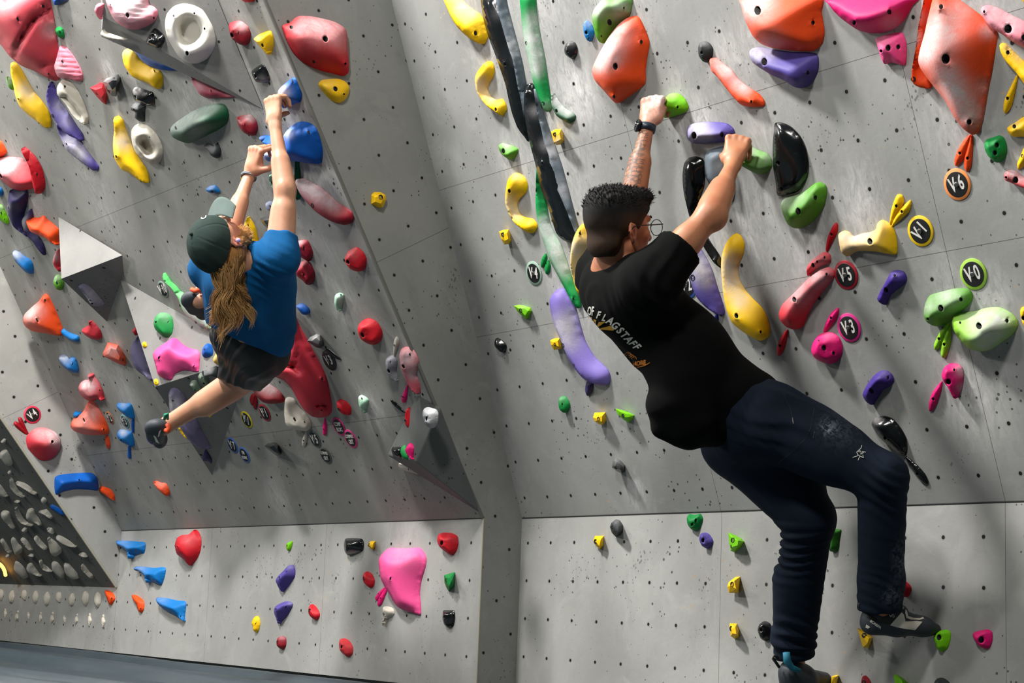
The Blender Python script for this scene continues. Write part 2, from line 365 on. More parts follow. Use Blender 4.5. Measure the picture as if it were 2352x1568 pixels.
HOLD_TXT = """
giant_sloper|L|salmon|13|a|-240,-160 430,-120 450,0 480,130 505,300 525,470 520,560 530,620 525,700 500,730 400,690 310,640 190,590 90,510 20,420 -60,330 -240,200|160,175,9 380,60,4 435,665,4|460,270,90,.5 40,40,120,.3|huge salmon pink sloper with curved creases in the top left corner
foot_chip|L|blue|4|a|470,-50 600,-50 608,5 560,20 520,45 490,45 478,15||600,0,40,.3|blue hold cut by the top edge, right of the huge salmon sloper
foot_chip|L|green|3|a|500,260 530,240 565,260 578,320 570,345 530,335 500,300|535,287,5||small round green foot chip touching the right edge of the huge salmon sloper
textured_sloper|L|pinkl|6|a|540,415 590,425 650,490 700,570 740,660 740,725 690,735 640,715 590,710 520,690 490,620 490,580 510,520 525,460|560,555,6|520,620,70,.6|pale pink sloper with grid texture under the huge salmon sloper
banana_pinch|L|yellow|7|a|100,565 150,570 200,640 250,730 310,830 370,900 430,990 460,1080 455,1140 430,1155 390,1140 330,1090 250,1030 180,960 140,870 120,770 100,680 93,600|165,892,5 370,1125,5|240,810,90,.75|long yellow pinch below the huge salmon sloper, leftmost yellow hold
edge_hold|L|limed|3|a|60,690 90,710 115,760 118,800 105,810 75,780 57,730||85,730,40,.6|small green hold half hidden behind the leftmost long yellow pinch
banana_pinch|L|purple|8|a|450,740 490,770 515,840 530,900 580,960 630,1040 690,1130 740,1200 750,1240 740,1270 690,1250 620,1220 560,1170 510,1110 470,1050 430,950 415,860 430,790|475,1042,8 640,1215,4|560,950,90,.6 600,1100,80,.35|violet banana pinch left of the bone coloured ring, upper one of the pair
banana_pinch|L|purple|4|a|505,1110 560,1180 640,1230 720,1260 770,1340 840,1430 885,1490 885,1525 840,1535 760,1480 680,1420 600,1350 545,1240|600,1300,6|690,1380,110,1 600,1280,80,.8|white dusted violet rail hanging below the violet banana pinch
ring_pinch|L|bone|9|a|560,715 610,720 660,760 700,820 740,900 770,980 795,1060 790,1110 760,1125 700,1080 650,1030 600,950 550,890 515,850 515,780|580,780,4||bone coloured ring pinch with deep pocket right of the violet banana
angular_crimp|L|red|5|a|808,790 900,745 925,745 950,800 965,850 950,940 920,920 870,870|870,840,6||small orange red triangular crimp touching a black wedge
angular_crimp|L|black|7|a|930,735 960,705 1010,690 1060,668 1080,690 1085,740 1065,800 1045,870 1000,860 960,810|1020,708,4|950,710,35,.6|black angular wedge beside the small orange red triangular crimp
wide_sloper|L|yellow|8|a|1100,490 1120,450 1160,440 1210,480 1290,560 1370,610 1440,640 1465,700 1460,770 1430,800 1390,790 1330,750 1250,720 1180,680 1120,590|1168,648,7 1390,637,4|1150,470,60,.3|wide yellow sloper under the blue half moon
half_moon_edge|L|blue|6|a|1185,335 1300,395 1400,470 1500,540 1600,590 1665,610 1600,630 1520,635 1440,625 1350,600 1270,540 1215,450|1225,378,4 1575,580,3|1330,530,120,.3|royal blue half moon tucked under the large grey volume
pocket_hold|L|blackg|6|a|1190,820 1215,785 1260,790 1330,815 1370,830 1390,880 1385,940 1340,955 1280,935 1220,910 1200,870|1218,870,6|1230,800,50,.8|glossy black hold above a small marbled black hold, left of the green cheek
foot_chip|L|blackm|5|a|1180,950 1215,925 1260,930 1310,955 1300,1000 1300,1090 1260,1095 1215,1060 1215,1010 1180,990|1208,988,4|1220,950,40,.3|marbled black small hold hanging under the glossy black hold
banana_pinch|L|yellow|8|a|1020,1070 1045,1048 1080,1055 1110,1090 1130,1160 1160,1240 1190,1320 1230,1390 1270,1450 1310,1510 1340,1590 1340,1640 1310,1650 1250,1620 1170,1560 1100,1530 1060,1480 1030,1420 1018,1330 1020,1240 1030,1170|1047,1410,6 1035,1115,3|1110,1270,90,.85|long yellow pinch running down beside the grey white ring
ring_hold|L|bone|9|a|1180,1180 1220,1125 1280,1115 1340,1140 1400,1200 1440,1270 1465,1350 1455,1430 1410,1480 1350,1470 1280,1430 1220,1370 1190,1290|1345,1237,3||grey white ring with a round hole beside the second long yellow pinch
cheek_sloper|L|greend|10|a|1530,1170 1560,1120 1640,1060 1750,990 1850,950 1950,935 2010,940 2045,980 2058,1050 2040,1110 1980,1160 1880,1210 1780,1260 1700,1290 1620,1270 1550,1230|1583,1153,7|1560,1100,110,.6 1720,1010,120,.5 1900,950,90,.3 1750,1180,120,.35|dark green oblong cheek with embossed lettering left of the climber in blue
foot_chip|L|red2|6|a|2130,1060 2180,1040 2250,1032 2300,1080 2320,1150 2300,1215 2250,1220 2190,1190 2150,1130|2168,1148,6 2203,1127,3|2250,1050,50,.8|dusty dark red egg hold right of the green cheek
foot_chip|L|blackm|5|a|1830,1320 1860,1295 1900,1300 1930,1320 1945,1285 1970,1305 1988,1360 1980,1410 1950,1425 1900,1400 1870,1350||1900,1310,50,.6|hooked black chip below the green cheek
pocket_hold|L|red2|7|a|2060,220 2110,190 2170,190 2230,240 2255,310 2245,380 2210,410 2160,400 2100,360 2070,310|2090,318,8 2145,296,3 2092,268,2|2180,230,60,.5|dusty red egg with bolt beside the upper right corner of the large grey volume
foot_chip|L|red|5|b|185,-60 330,-60 325,10 280,20 225,10||230,0,40,.2|red hold cut by the top edge above the small yellow spike
spike_hold|L|yellow|8|b|325,350 350,325 395,300 440,282 475,282 500,340 500,420 475,490 445,490 400,440 350,385|403,408,6|360,345,40,.2|small yellow spike hold at the top near the panel edge
pocket_hold|L|blackg|5|b|305,645 340,610 400,578 425,600 450,650 468,720 440,740 385,745 345,735 320,700|340,690,5|400,730,50,.3|glossy black cube like hold above the reaching hand
horn_jug|L|blue|9|b|540,830 580,770 640,725 680,700 710,715 745,800 755,870 740,920 700,930 640,960 590,975 560,920|672,728,5|575,830,80,1|blue horn jug held by the uppermost hand of the climber in blue
horn_jug|L|blue|9|b|372,1240 400,1222 470,1222 600,1260 640,1300 620,1360 480,1330 400,1280||380,1240,30,.3|blue hold peeking out behind the lower hand of the climber in blue
horn_jug|L|blue|16|b|395,1360 430,1310 490,1285 560,1270 610,1190 650,1150 700,1110 750,1095 820,1105 880,1150 920,1250 942,1350 940,1420 920,1470 880,1475 780,1465 680,1450 560,1450 470,1455 420,1430|817,1190,6 838,1127,3 400,1390,7|430,1360,90,.9 630,1200,60,.7|large blue cone jug held by the lower hand of the climber in blue
edge_hold|L|greend|6|f|1085,0 1090,-40 1120,-20 1135,60 1140,180 1135,290 1100,310 1080,200|||dark green hold behind the raised forearm of the climber in blue
pinch_hold|L|mint|5|f|855,90 880,78 900,110 910,180 905,225 880,200 858,150|882,158,6|||pale green chalky hold between the two forearms of the climber in blue
foot_chip|L|chalkb|5|f|822,345 850,322 885,330 900,370 890,410 850,405 828,380|860,372,5|840,350,60,.6|chalk whitened hold between the arms of the climber in blue
angular_crimp|L|black|7|f|770,480 820,455 880,460 900,520 895,580 850,570 810,540 790,510|845,545,4|840,465,40,.3|black angular hold just below the chalk whitened hold between the arms
foot_chip|L|black|5|f|808,690 825,650 860,625 890,615 895,680 850,710 812,725||850,640,30,.3|black ball hold tucked behind the blue sleeve
wide_sloper|L|yellow|6|f|620,570 660,465 700,500 730,560 750,640 755,690 740,710 700,680 650,620|665,537,4|640,560,40,.2|yellow blade hold between the bearded face and the blue shoulder
edge_hold|L|yellow|5|f|600,110 605,75 625,58 660,80 670,150 640,170 610,150||||yellow hold edge behind the lower wrist with the grey band
foot_chip|L|blue2|4|f|283,215 320,185 370,178 400,210 412,240 380,245 330,248 300,235|337,232,6|330,190,40,.4|bright blue chip just above the cap visor
football_sloper|L|red2|11|f|1090,150 1110,118 1160,115 1240,150 1320,200 1400,265 1470,330 1550,380 1600,420 1618,470 1600,515 1540,535 1460,520 1370,480 1280,420 1200,340 1130,250|1245,360,8|1130,150,80,1 1220,190,110,.9 1330,270,110,.7 1430,340,90,.5|long dark red torpedo sloper with a chalk streak beside the panel edge
jug_hold|L|red2|7|f|1090,690 1130,675 1190,670 1220,710 1245,780 1240,830 1215,862 1180,850 1120,810 1085,760|1165,740,4|1130,680,40,.6|dark red jug behind the blue shoulder, upper one of two
jug_hold|L|red2|7|f|1090,900 1140,870 1190,855 1230,890 1262,960 1260,1030 1230,1072 1190,1070 1150,1030 1110,1000 1085,960|1165,985,5|1130,870,30,.3|dark red jug behind the blue shirt, lower one of two
ball_sloper|L|red|7|f|1537,840 1560,780 1610,745 1650,738 1700,780 1728,840 1725,910 1700,945 1650,955 1590,935 1550,890|1565,870,8|1600,800,60,.15|smooth red ball hold beside the long panel edge, upper of two in a column
pinch_hold|L|mint|5|f|1445,1180 1460,1155 1490,1145 1525,1165 1520,1230 1505,1290 1490,1315 1460,1290 1443,1240|1500,1165,3|1480,1200,50,.5|mint green pinch right of the blue shirt hem
foot_chip|L|blue|4|f|1098,1265 1130,1245 1170,1250 1210,1285 1220,1320 1190,1345 1150,1335 1120,1300||1120,1260,30,.15|small blue oval hold touching the right side of the blue shirt
ball_sloper|L|red|8|h|868,210 890,160 940,125 990,125 1040,155 1080,220 1088,280 1070,330 1020,360 960,350 900,310 875,260|912,272,9||smooth red ball hold, lower of two in a column by the panel edge
marker_tag|L|bone|1.4|h|1215,287 1235,310 1238,350 1222,400 1200,460 1188,455 1190,400 1195,330|1200,365,4||thin bone coloured teardrop marker above a small grey pinch
pinch_hold|L|greyp|5|h|1118,500 1145,462 1190,458 1218,490 1222,540 1215,600 1228,660 1222,692 1200,680 1180,680 1150,650 1125,590|1148,595,7 1163,512,3|1190,620,60,.4|small grey ribbed pinch with bone coloured marker above
textured_sloper|L|pinkc|7|h|1242,470 1260,400 1300,377 1350,390 1390,440 1415,500 1412,560 1395,620 1410,670 1430,740 1430,790 1405,805 1360,780 1320,720 1290,650 1260,570|1280,555,7 1338,447,5 1335,738,3|1320,480,110,.9 1360,620,70,.8|chalky pink twisted sloper beside the panel edge
marker_tag|L|pinkh|1.4|h|1318,715 1318,780 1310,850 1295,880 1270,875 1262,840 1285,780|1278,832,4||magenta teardrop marker under the chalky pink twisted sloper
half_moon_edge|L|red|7|h|1292,1030 1300,960 1325,925 1360,945 1395,990 1408,1050 1395,1120 1375,1155 1340,1130 1300,1080|1300,1045,6 1390,985,3||red shield shaped hold on the corner volume
marker_tag|L|blackg|1.4|h|1160,850 1200,870 1240,910 1290,965 1300,980 1270,965 1215,925 1180,890|1205,903,3||thin black teardrop marker left of the red shield hold
pinch_hold|L|mint|5|h|875,830 900,812 940,830 965,860 955,905 940,970 925,975 900,950 880,900|905,843,4 887,905,5|900,830,50,.5|mint green bone shaped pinch below the salmon lobe
wide_sloper|L|red|6|h|680,870 710,852 755,865 790,895 808,940 800,990 750,990 710,965 685,925|700,940,7||plain red wedge hold right of the big salmon lobe
giant_sloper|L|salmond|11|h|290,120 330,170 400,290 470,420 530,530 580,640 610,760 632,890 630,960 600,1000 540,1015 460,1005 390,950 330,860 270,750 200,680 130,650 60,600 30,560 60,480 110,430 200,400 240,320 260,200|545,665,5 540,950,3 185,705,4|60,560,80,.4|giant dark salmon lobe right of the climber in blue, tapering to a point at top
textured_sloper|L|bone|7|h|215,850 250,830 300,850 330,910 400,980 445,1050 445,1100 410,1135 340,1130 270,1120 220,1070 208,980|300,1030,8 388,1053,4||bone coloured lumpy sloper under the giant dark salmon lobe
marker_tag|L|bone|1.4|h|400,1138 410,1180 405,1240 385,1278 368,1260 366,1220 385,1170|380,1223,4||bone coloured teardrop marker left of the grey grade disc
marker_tag|L|pinkh|1.4|h|572,1018 586,1080 588,1140 575,1175 555,1165 553,1100 562,1050|562,1122,4||magenta teardrop marker under the tip of the giant dark salmon lobe
angular_crimp|L|black|7|h|30,1270 60,1245 120,1237 150,1260 165,1310 180,1345 140,1360 110,1340 80,1300||||matte black beak hold at the foot of the bone coloured sloper
angular_crimp|L|blackm|7|h|412,325 440,290 500,258 530,270 555,320 560,370 530,390 490,380 450,350||490,290,50,.8|black and white chalked beak on the edge of the giant dark salmon lobe
marker_tag|L|blackg|1.4|h|570,370 610,400 660,440 700,475 718,495 690,490 640,465 600,430|||glossy black teardrop marker beside the black grade disc
football_sloper|L|reddk|9|g|1085,660 1110,620 1180,590 1260,640 1330,690 1380,750 1385,790 1340,805 1250,812 1180,790 1120,730|1365,745,4|1180,620,90,.9 1270,660,80,.6|dark red torpedo with white chalk top below the black shorts
marker_tag|L|reddk|1.6|g|1100,720 1125,735 1130,790 1115,830 1085,820 1072,780 1080,740|||left of two dark red teardrop markers under the dark red torpedo
marker_tag|L|reddk|1.6|g|1125,740 1142,780 1140,830 1125,865 1105,840 1105,790|||right of two dark red teardrop markers under the dark red torpedo
edge_hold|L|bone|5|h|1232,1440 1250,1420 1300,1418 1360,1430 1400,1455 1440,1490 1440,1515 1400,1525 1330,1500 1260,1480|1325,1478,3||bone coloured edge hold under the corner volume
giant_sloper|L|redc|13|c|-120,-60 20,-80 190,-70 230,-30 290,30 340,70 365,130 330,190 260,215 180,225 100,205 30,150 -20,100 -120,60|10,95,9|100,-20,130,.8 60,30,90,.5|large chalky red dome at the left edge, front lobe
giant_sloper|L|red|9|a|190,1355 215,1325 250,1345 300,1390 350,1460 385,1540 405,1640 400,1700 370,1740 320,1740 290,1640 260,1500|330,1568,5||||shiny red back lobe behind the large chalky red dome
foot_chip|L|orange|5|a|-60,1240 0,1265 30,1300 60,1370 20,1410 -60,1430|||small orange hold at the left edge above the chalky red dome
foot_chip|L|blue2|4|c|-30,190 10,200 28,240 20,275 -30,280|||small blue hold at the left edge under the chalky red dome
edge_hold|L|lime|4|c|-30,360 0,350 20,360 50,420 75,480 80,520 50,525 10,500 -30,470|10,430,6 40,483,3|0,380,40,.7|bright lime edge hold at the left edge of the wall
banana_pinch|L|purpled|10|c|85,230 120,215 200,225 245,220 250,300 235,380 215,450 230,540 250,640 210,620 130,560 95,500 75,430 65,350|78,380,6 80,450,4|75,370,30,.4|dark violet vertical pinch under the chalky red dome
banana_pinch|L|purpled|6|c|195,500 230,440 280,390 300,460 280,560 350,640 390,700 408,760 405,805 380,800 330,740 290,680 240,630 210,570|230,600,5|225,520,60,.8|dark violet tail curling beneath the chalky orange sausage
football_sloper|L|orange|10|c|235,500 280,470 350,470 390,450 420,480 470,520 530,580 530,715 470,700 400,650 330,620 270,590|||chalky orange sausage sloper entering the upper pyramid volume
wide_sloper|L|blue2|6|c|110,790 130,765 175,780 220,820 265,840 295,890 300,960 285,978 230,960 180,910 130,850|155,912,3|140,790,70,.9|teal blue bean with chalked top near the left edge
foot_chip|L|redc|6|c|475,860 490,800 520,760 540,760 540,950 510,935 485,900||490,820,50,.8|chalky red hold half hidden behind the upper pyramid volume
foot_chip|L|limed|6|c|480,1040 500,990 525,980 560,1010 575,1060 565,1110 540,1125 505,1110 485,1080|512,1058,7|510,1010,40,.5|small dusty green hold at the lower left corner of the upper pyramid volume
horn_jug|L|orange|12|c|205,1400 220,1340 290,1270 350,1220 390,1165 415,1158 440,1180 480,1260 530,1380 565,1480 555,1530 480,1525 380,1505 290,1490 230,1450|330,1390,9 400,1210,4|290,1300,110,.85 250,1350,80,.5|big orange beak jug at the far left of the wall
foot_chip|L|blue2|4|c|548,1490 570,1470 600,1490 650,1515 700,1530 715,1568 700,1590 650,1580 600,1550 560,1520|||580,1490,50,.8|small blue curled chip touching the big orange beak jug
pocket_hold|L|redc|6|c|735,1490 750,1465 795,1440 800,1400 830,1398 870,1440 905,1490 915,1550 880,1568 830,1562 770,1530|||small dusty red double egg above the blue chips
foot_chip|L|redc|4|c|1190,1480 1215,1460 1235,1470 1238,1520 1220,1530 1195,1500|||tiny pink chip at the left edge of the long triangular volume
wide_sloper|L|purplec|8|d|1170,220 1190,150 1225,100 1240,90 1290,200 1340,340 1370,450 1370,490 1300,440 1230,390 1190,320|||dusty violet sloper half hidden behind the long triangular volume
wide_sloper|L|blue2|6|d|525,290 540,255 580,252 620,285 650,270 680,290 700,340 708,390 695,415 650,410 600,385 550,340|650,338,4|570,275,70,.9|teal blue bean hold, lower of two beans by the left facet
angular_crimp|L|orange|6|d|925,240 960,200 970,140 1000,160 1060,165 1100,220 1130,290 1138,340 1110,350 1060,330 980,290 930,265|1105,297,4|1010,220,60,.7|orange pointed crimp left of the long triangular volume
ball_sloper|L|redc|9|d|705,560 720,510 760,480 800,480 790,435 820,425 860,460 900,520 925,580 935,640 920,668 880,650 840,670 780,660 730,620|725,610,7 895,572,4|790,530,90,.9|dusty red ball with collar above the orange nose hold
horn_jug|L|orange|12|d|635,880 660,830 710,800 750,760 780,700 800,670 840,672 880,720 920,790 960,870 980,940 960,970 900,975 820,975 740,965 670,940 640,910|755,840,9 930,925,4|830,760,90,.5 750,880,120,.5|orange nose shaped jug standing under the dusty red ball
marker_tag|L|orange|1.4|d|955,975 975,990 992,1060 985,1100 965,1095 948,1050 945,1000|965,1070,4||orange teardrop marker under the orange nose shaped jug
foot_chip|L|blue2|4|d|658,800 670,768 710,765 738,775 735,800 700,825 670,822|||small blue chip behind the orange nose shaped jug
wide_sloper|L|blue2|6|d|1048,710 1065,685 1110,690 1170,690 1190,720 1205,780 1212,820 1180,830 1130,800 1070,750||1110,700,40,.4|teal blue wedge hold, upper of two stacked by the shoe
marker_tag|L|blue|1.6|d|1185,830 1205,835 1205,900 1205,950 1190,955 1180,900|||blue teardrop marker between the two stacked teal blue holds
wide_sloper|L|blue2|6|d|1052,960 1080,925 1130,930 1180,945 1200,1000 1210,1060 1190,1080 1140,1060 1090,1035 1058,1000|1090,1022,5|1110,950,40,.8|teal blue bean hold, lower of two stacked by the shoe
marker_tag|L|blue|1.6|d|1152,1075 1172,1075 1175,1130 1178,1180 1165,1190 1148,1170 1150,1120|||blue teardrop marker under the lower stacked teal blue hold
foot_chip|L|purple|5|d|1315,960 1335,930 1370,940 1400,1000 1390,1060 1350,1050 1318,1010|1333,985,4||violet foot chip behind the toe of the climber in blue
foot_chip|L|orange|5|d|1380,1400 1410,1388 1450,1405 1490,1410 1515,1450 1528,1500 1505,1525 1460,1500 1410,1450||1450,1405,60,.3|orange chip alone on the lower left wall
foot_chip|L|orange|5|d|890,1455 915,1440 960,1450 1000,1470 1030,1520 1030,1560 1000,1555 950,1520 900,1485|||orange red chip at the right end of the blue shelf hold
start_arrow|F|reddk|1.5|d|165,815 195,820 215,860 240,920 260,965 240,950 200,910 170,860|||right of two dark red teardrop markers by the red grade disc
start_arrow|F|reddk|1.5|d|122,870 135,850 170,865 210,910 250,965 225,965 180,935 140,900|||left of two dark red teardrop markers by the red grade disc
ball_sloper|F|redc|13|d|235,1020 250,970 310,920 370,905 430,915 500,950 545,1010 550,1060 530,1120 480,1180 420,1205 360,1200 300,1150 250,1090|472,1035,8 435,1028,3|480,970,90,1 520,1040,60,.8 350,950,80,.4|big red ball with chalked side on the left side panel
shelf_edge|F|blue|8|d|495,1360 560,1330 680,1318 820,1315 870,1350 885,1400 880,1470 780,1465 680,1462 580,1480 500,1505|715,1380,5||curved blue shelf hold at the bottom of the left side panel
foot_chip|B|blue|3|e|385,210 400,195 440,215 475,240 495,275 470,275 430,250 395,230|||blue chip on the dark training board edge
crescent_rail|L|greenc|6|c|1470,970 1500,985 1530,1030 1580,1115 1640,1140 1720,1200 1800,1280 1850,1340 1900,1400 1960,1480 1880,1470 1780,1430 1700,1370 1650,1310 1620,1240 1590,1170 1540,1100 1495,1060 1465,1020|1762,1410,6|1700,1280,130,1 1780,1350,140,1 1850,1420,90,.8|long mint green crescent rail left of the climber's hair
wide_sloper|V2|green|8|c|1382,1420 1400,1360 1440,1325 1500,1325 1545,1360 1558,1430 1550,1500 1520,1540 1480,1545 1430,1510 1395,1470|1403,1410,6 1513,1407,4|1480,1330,80,.3|round green sloper on the pale triangular volume
giant_sloper|V2|pink|11|g|200,370 230,320 330,250 380,218 420,230 460,270 530,310 600,325 622,355 618,430 610,520 560,520 480,510 400,540 370,590 330,595 250,555 225,470|255,397,7 570,472,4|600,350,50,.2|big pink angular sloper on the pale triangular volume
foot_chip|V2|blue|4|g|640,360 650,310 685,270 720,275 740,320 735,370 700,390 660,395|665,325,6||small blue chip right of the big pink angular sloper
banana_pinch|V2|yellow|6|g|765,240 800,190 830,200 860,270 875,340 870,420 830,430 800,455 770,455 745,430 745,400 765,360 762,300|815,312,6|780,400,50,.5|yellow bone shaped pinch behind the black shorts
foot_chip|V2|yellow|2|g|105,265 120,252 138,262 145,290 130,305 108,295|120,280,3||tiny yellow dot hold near the left edge of the pale triangular volume
foot_chip|V2|yellow|2|g|210,600 225,585 245,600 248,630 230,645 212,630|227,615,3||tiny yellow dot hold at the lower corner of the pale triangular volume
pinch_hold|V2D|blackm|5|g|640,530 690,510 760,475 800,500 820,560 790,580 720,560 660,560||700,510,60,.4|dark marbled edge under the rim of the pale triangular volume
pinch_hold|V2D|mintd|5|g|608,570 625,535 665,535 695,570 715,620 730,660 690,680 650,640 620,605|642,580,4 660,630,6|640,550,40,.4|pale green bean under the rim, right of two beans
pinch_hold|V2D|mintd|5|g|530,640 550,605 590,605 620,650 660,690 650,740 600,720 560,680|580,690,4|560,620,40,.4|pale green bean under the rim, left of two beans
banana_pinch|V2D|purplec|8|g|342,720 360,680 400,672 450,700 490,750 512,810 500,880 450,930 380,920 350,850 345,780|380,785,6|380,840,110,.8|grey violet sloper on the dark underside of the triangular volume
banana_pinch|V2D|purplec|6|g|440,1000 500,960 590,950 640,1050 690,1140 720,1210 640,1220 560,1170 500,1110|||||long grey violet hold lower on the dark underside of the triangular volume
marker_tag|V2D|purpled|1.6|g|675,1215 690,1240 730,1310 728,1350 700,1330 650,1320 660,1260|||dark violet tail marker at the bottom of the triangular volume
foot_chip|V2D|yellow|4|g|695,890 740,880 740,905 715,935 698,925|||yellow chip on the dark underside just below the bare calf
edge_hold|L|yellow|2|g|430,1030 445,1040 490,1090 510,1125 495,1120 455,1080|||thin yellow sliver along the edge of the triangular volume
pocket_hold|V1D|purplec|4|c|705,1090 740,1065 790,1080 850,1130 900,1190 945,1250 880,1270 820,1250 780,1190 740,1140|770,1140,3 812,1213,5 830,1243,6|820,1200,120,.7|grey violet pocket hold on the dark underside of the upper pyramid volume
textured_sloper|V3|pinkl|8|a|955,20 970,-40 1300,-60 1340,40 1380,60 1410,90 1420,130 1400,180 1340,230 1260,262 1170,265 1090,230 1030,180 985,100|1148,138,10 1385,162,5 993,45,4|1200,60,160,1 1150,20,140,.8 1050,150,60,.5|pink textured shell sloper on the large grey volume
pocket_hold|V3|blackg|6|a|1315,370 1345,310 1385,258 1410,262 1440,285 1480,330 1475,380 1425,430 1390,420 1330,400|1368,328,9 1430,365,4||black rounded cube hold between the pink shell and the white ring
ring_hold|V3|bone2|10|a|1485,220 1500,130 1560,60 1640,33 1730,45 1820,90 1880,180 1920,260 1940,360 1920,450 1860,530 1780,570 1690,565 1610,510 1550,420 1500,320|1685,480,9 1563,143,5 1750,120,5 1842,260,5|1700,480,60,.6|big off white ring hold with a rough crater on the large grey volume
side_hold|V3|pinkl|5|a|850,95 870,40 910,25 935,40 925,110 910,175 880,155|||small pink hold on the left end of the large grey volume
side_hold|V3|bone|5|a|905,300 930,265 960,290 1040,320 1150,355 1060,360 980,350 920,330|||bone coloured sliver under the left end of the large grey volume
textured_sloper|L|pinkd|5|a|1703,640 1780,680 1870,730 1950,780 2040,840 2120,870 2050,880 1960,882 1880,888 1800,850 1745,770 1720,700|1900,820,3 1748,680,3|1780,790,60,.4|dusky pink sloper tucked beneath the tip of the large grey volume
foot_chip|V4|blackg|4|h|1172,1310 1185,1280 1250,1278 1265,1320 1250,1375 1195,1370|||black square chip on the lower corner volume
foot_chip|V4|green|3|h|1258,1290 1290,1262 1310,1300 1318,1385 1280,1385 1255,1340|||green chip between the black chip and the magenta chip
foot_chip|V4|pinkh|4|h|1295,1310 1320,1260 1345,1245 1368,1275 1370,1320 1362,1392 1330,1370|||magenta half disc chip on the lower corner volume
pocket_hold|V4|greyc|5|h|1452,975 1465,935 1500,920 1570,940 1590,980 1585,1050 1560,1100 1520,1108 1480,1080 1458,1030|1488,1025,9|1500,960,90,1 1560,1060,80,.8|chalk caked square hold on the lower corner volume
giant_sloper|M|red|11|b|580,240 610,215 650,205 690,165 740,142 830,145 940,165 1050,195 1130,240 1160,280 1170,360 1175,480 1182,600 1175,660 1130,682 1050,665 930,635 820,590 730,530 670,460 620,360|970,350,12 663,245,7 866,555,6 1150,572,5|850,230,200,.5 1050,260,160,.55 900,180,120,.3 1120,400,80,.2|huge crimson sloper on the plain side panel at top
wide_sloper|M|yellow|4|b|908,755 940,720 1020,710 1090,710 1150,735 1185,780 1180,840 1150,895 1100,925 1050,915 990,870 930,800|1060,800,10 1137,847,4|1000,740,80,.15|yellow heart shaped hold with a lip on the plain side panel
yellow_cube|M|yellow|4|f|1775,265 1800,238 1860,240 1905,265 1908,310 1895,345 1875,380 1830,375 1775,345|1860,285,10|||yellow cube hold alone in the middle of the plain side panel
pocket_hold|R|blackg|5|h|2100,330 2120,298 2160,315 2200,350 2207,390 2190,430 2150,420 2105,375|2120,360,4||small black hold at the left edge of the right wall near the panel seam
long_pinch|R|yellow|13|j|60,-60 190,-60 250,10 330,80 400,125 440,190 465,290 470,340 440,390 400,395 330,360 250,300 180,220 120,110|360,300,9|230,30,100,.6 330,90,80,.4|thick yellow crescent pinch cut by the top edge beside the long black fin
long_fin|R|black|8|j|410,-60 540,-60 590,20 640,120 680,240 700,360 740,440 790,640 800,760 810,900 850,1275 800,1230 740,1150 690,1020 660,900 630,760 590,640 530,470 480,340 440,200 420,100|625,580,7|700,300,60,.3 760,540,60,.3 560,120,60,.1|long black curved fin running down from the top edge, upper of two
long_fin|R|blackgr|7|j|545,-60 620,-60 650,60 700,250 740,400 780,560 805,700 815,760 800,830 800,1060 770,900 740,780 700,560 670,470 630,340 590,200 560,80||690,420,100,.5 700,200,70,.3|grey dusted side fin lying against the upper long black fin
long_fin|R|black|8|j|810,770 850,748 885,770 920,850 960,980 1000,1100 1050,1290 1100,1430 1140,1568 1190,1750 1230,1900 1270,2060 1280,2150 1220,2185 1150,2160 1090,2100 1050,1980 1000,1820 950,1700 920,1560 890,1440 850,1290 810,1090 795,930|823,847,6 960,1475,6|900,1000,60,.3 1000,1300,60,.4|long glossy black fin below the first, curving down to the climber's head
long_fin|R|blackgr|6|j|885,800 905,840 960,980 1010,1120 1080,1320 1140,1500 1200,1720 1260,1950 1310,2140 1270,2120 1200,1950 1140,1800 1050,1600 1020,1400 980,1290 950,1150 910,980||1050,1350,110,.5 1150,1700,90,.5|grey dusted side fin lying against the lower long black fin
long_rail|R|greenw|6|j|765,-60 890,-60 910,120 935,280 975,480 1000,640 1020,780 1040,900 1048,970 1010,1008 980,990 930,880 880,740 850,600 820,470 790,300 770,120|818,387,7 968,930,7|870,330,120,1 900,480,120,1 900,620,90,1 880,180,90,.9 1010,960,50,.5|long white and green rail with bolt running down from the top edge
long_rail|R|greenw|6|m|715,10 730,90 760,200 800,330 830,500 880,620 930,700 960,780 1000,900 1040,1030 1080,1130 1110,1230 1105,1280 1080,1285 1040,1240 980,1130 900,980 830,850 790,720 760,640 730,530 708,380 708,180|773,640,6 722,80,4 1045,1200,5|830,620,120,1 900,760,120,1 970,900,110,1 800,520,90,.9|lower white and green rail passing behind the climber's neck
crescent_rail|R|greend|5|j|1042,870 1060,842 1090,870 1130,930 1180,980 1230,1010 1260,1040 1255,1080 1210,1108 1150,1085 1090,1040 1050,960|1090,1000,7|1090,900,60,1 1150,970,60,.9 1210,1010,50,.7|short dark green crescent with chalked rim
arch_pinch|R|yellow|9|j|355,720 370,660 420,590 470,552 510,560 530,610 525,680 490,740 465,800 500,870 550,900 600,890 630,930 640,990 600,1045 540,1010 470,960 410,890 370,820|392,662,7 543,985,7|420,780,90,.9 500,860,60,.6|small yellow arch pinch under the thick yellow crescent
hollow_jug|R|limed|6|j|568,1310 600,1288 650,1300 700,1315 740,1340 740,1375 710,1420 670,1440 610,1400 580,1360|612,1360,10|640,1290,60,.7|small green jug with a dark pocket left of the black fins
yellow_cube|R|yellow|5|j|1040,1185 1080,1162 1130,1162 1150,1210 1155,1270 1130,1300 1090,1308 1065,1280|1073,1210,8|1100,1280,30,.6|yellow cube hold right of the lower long black fin
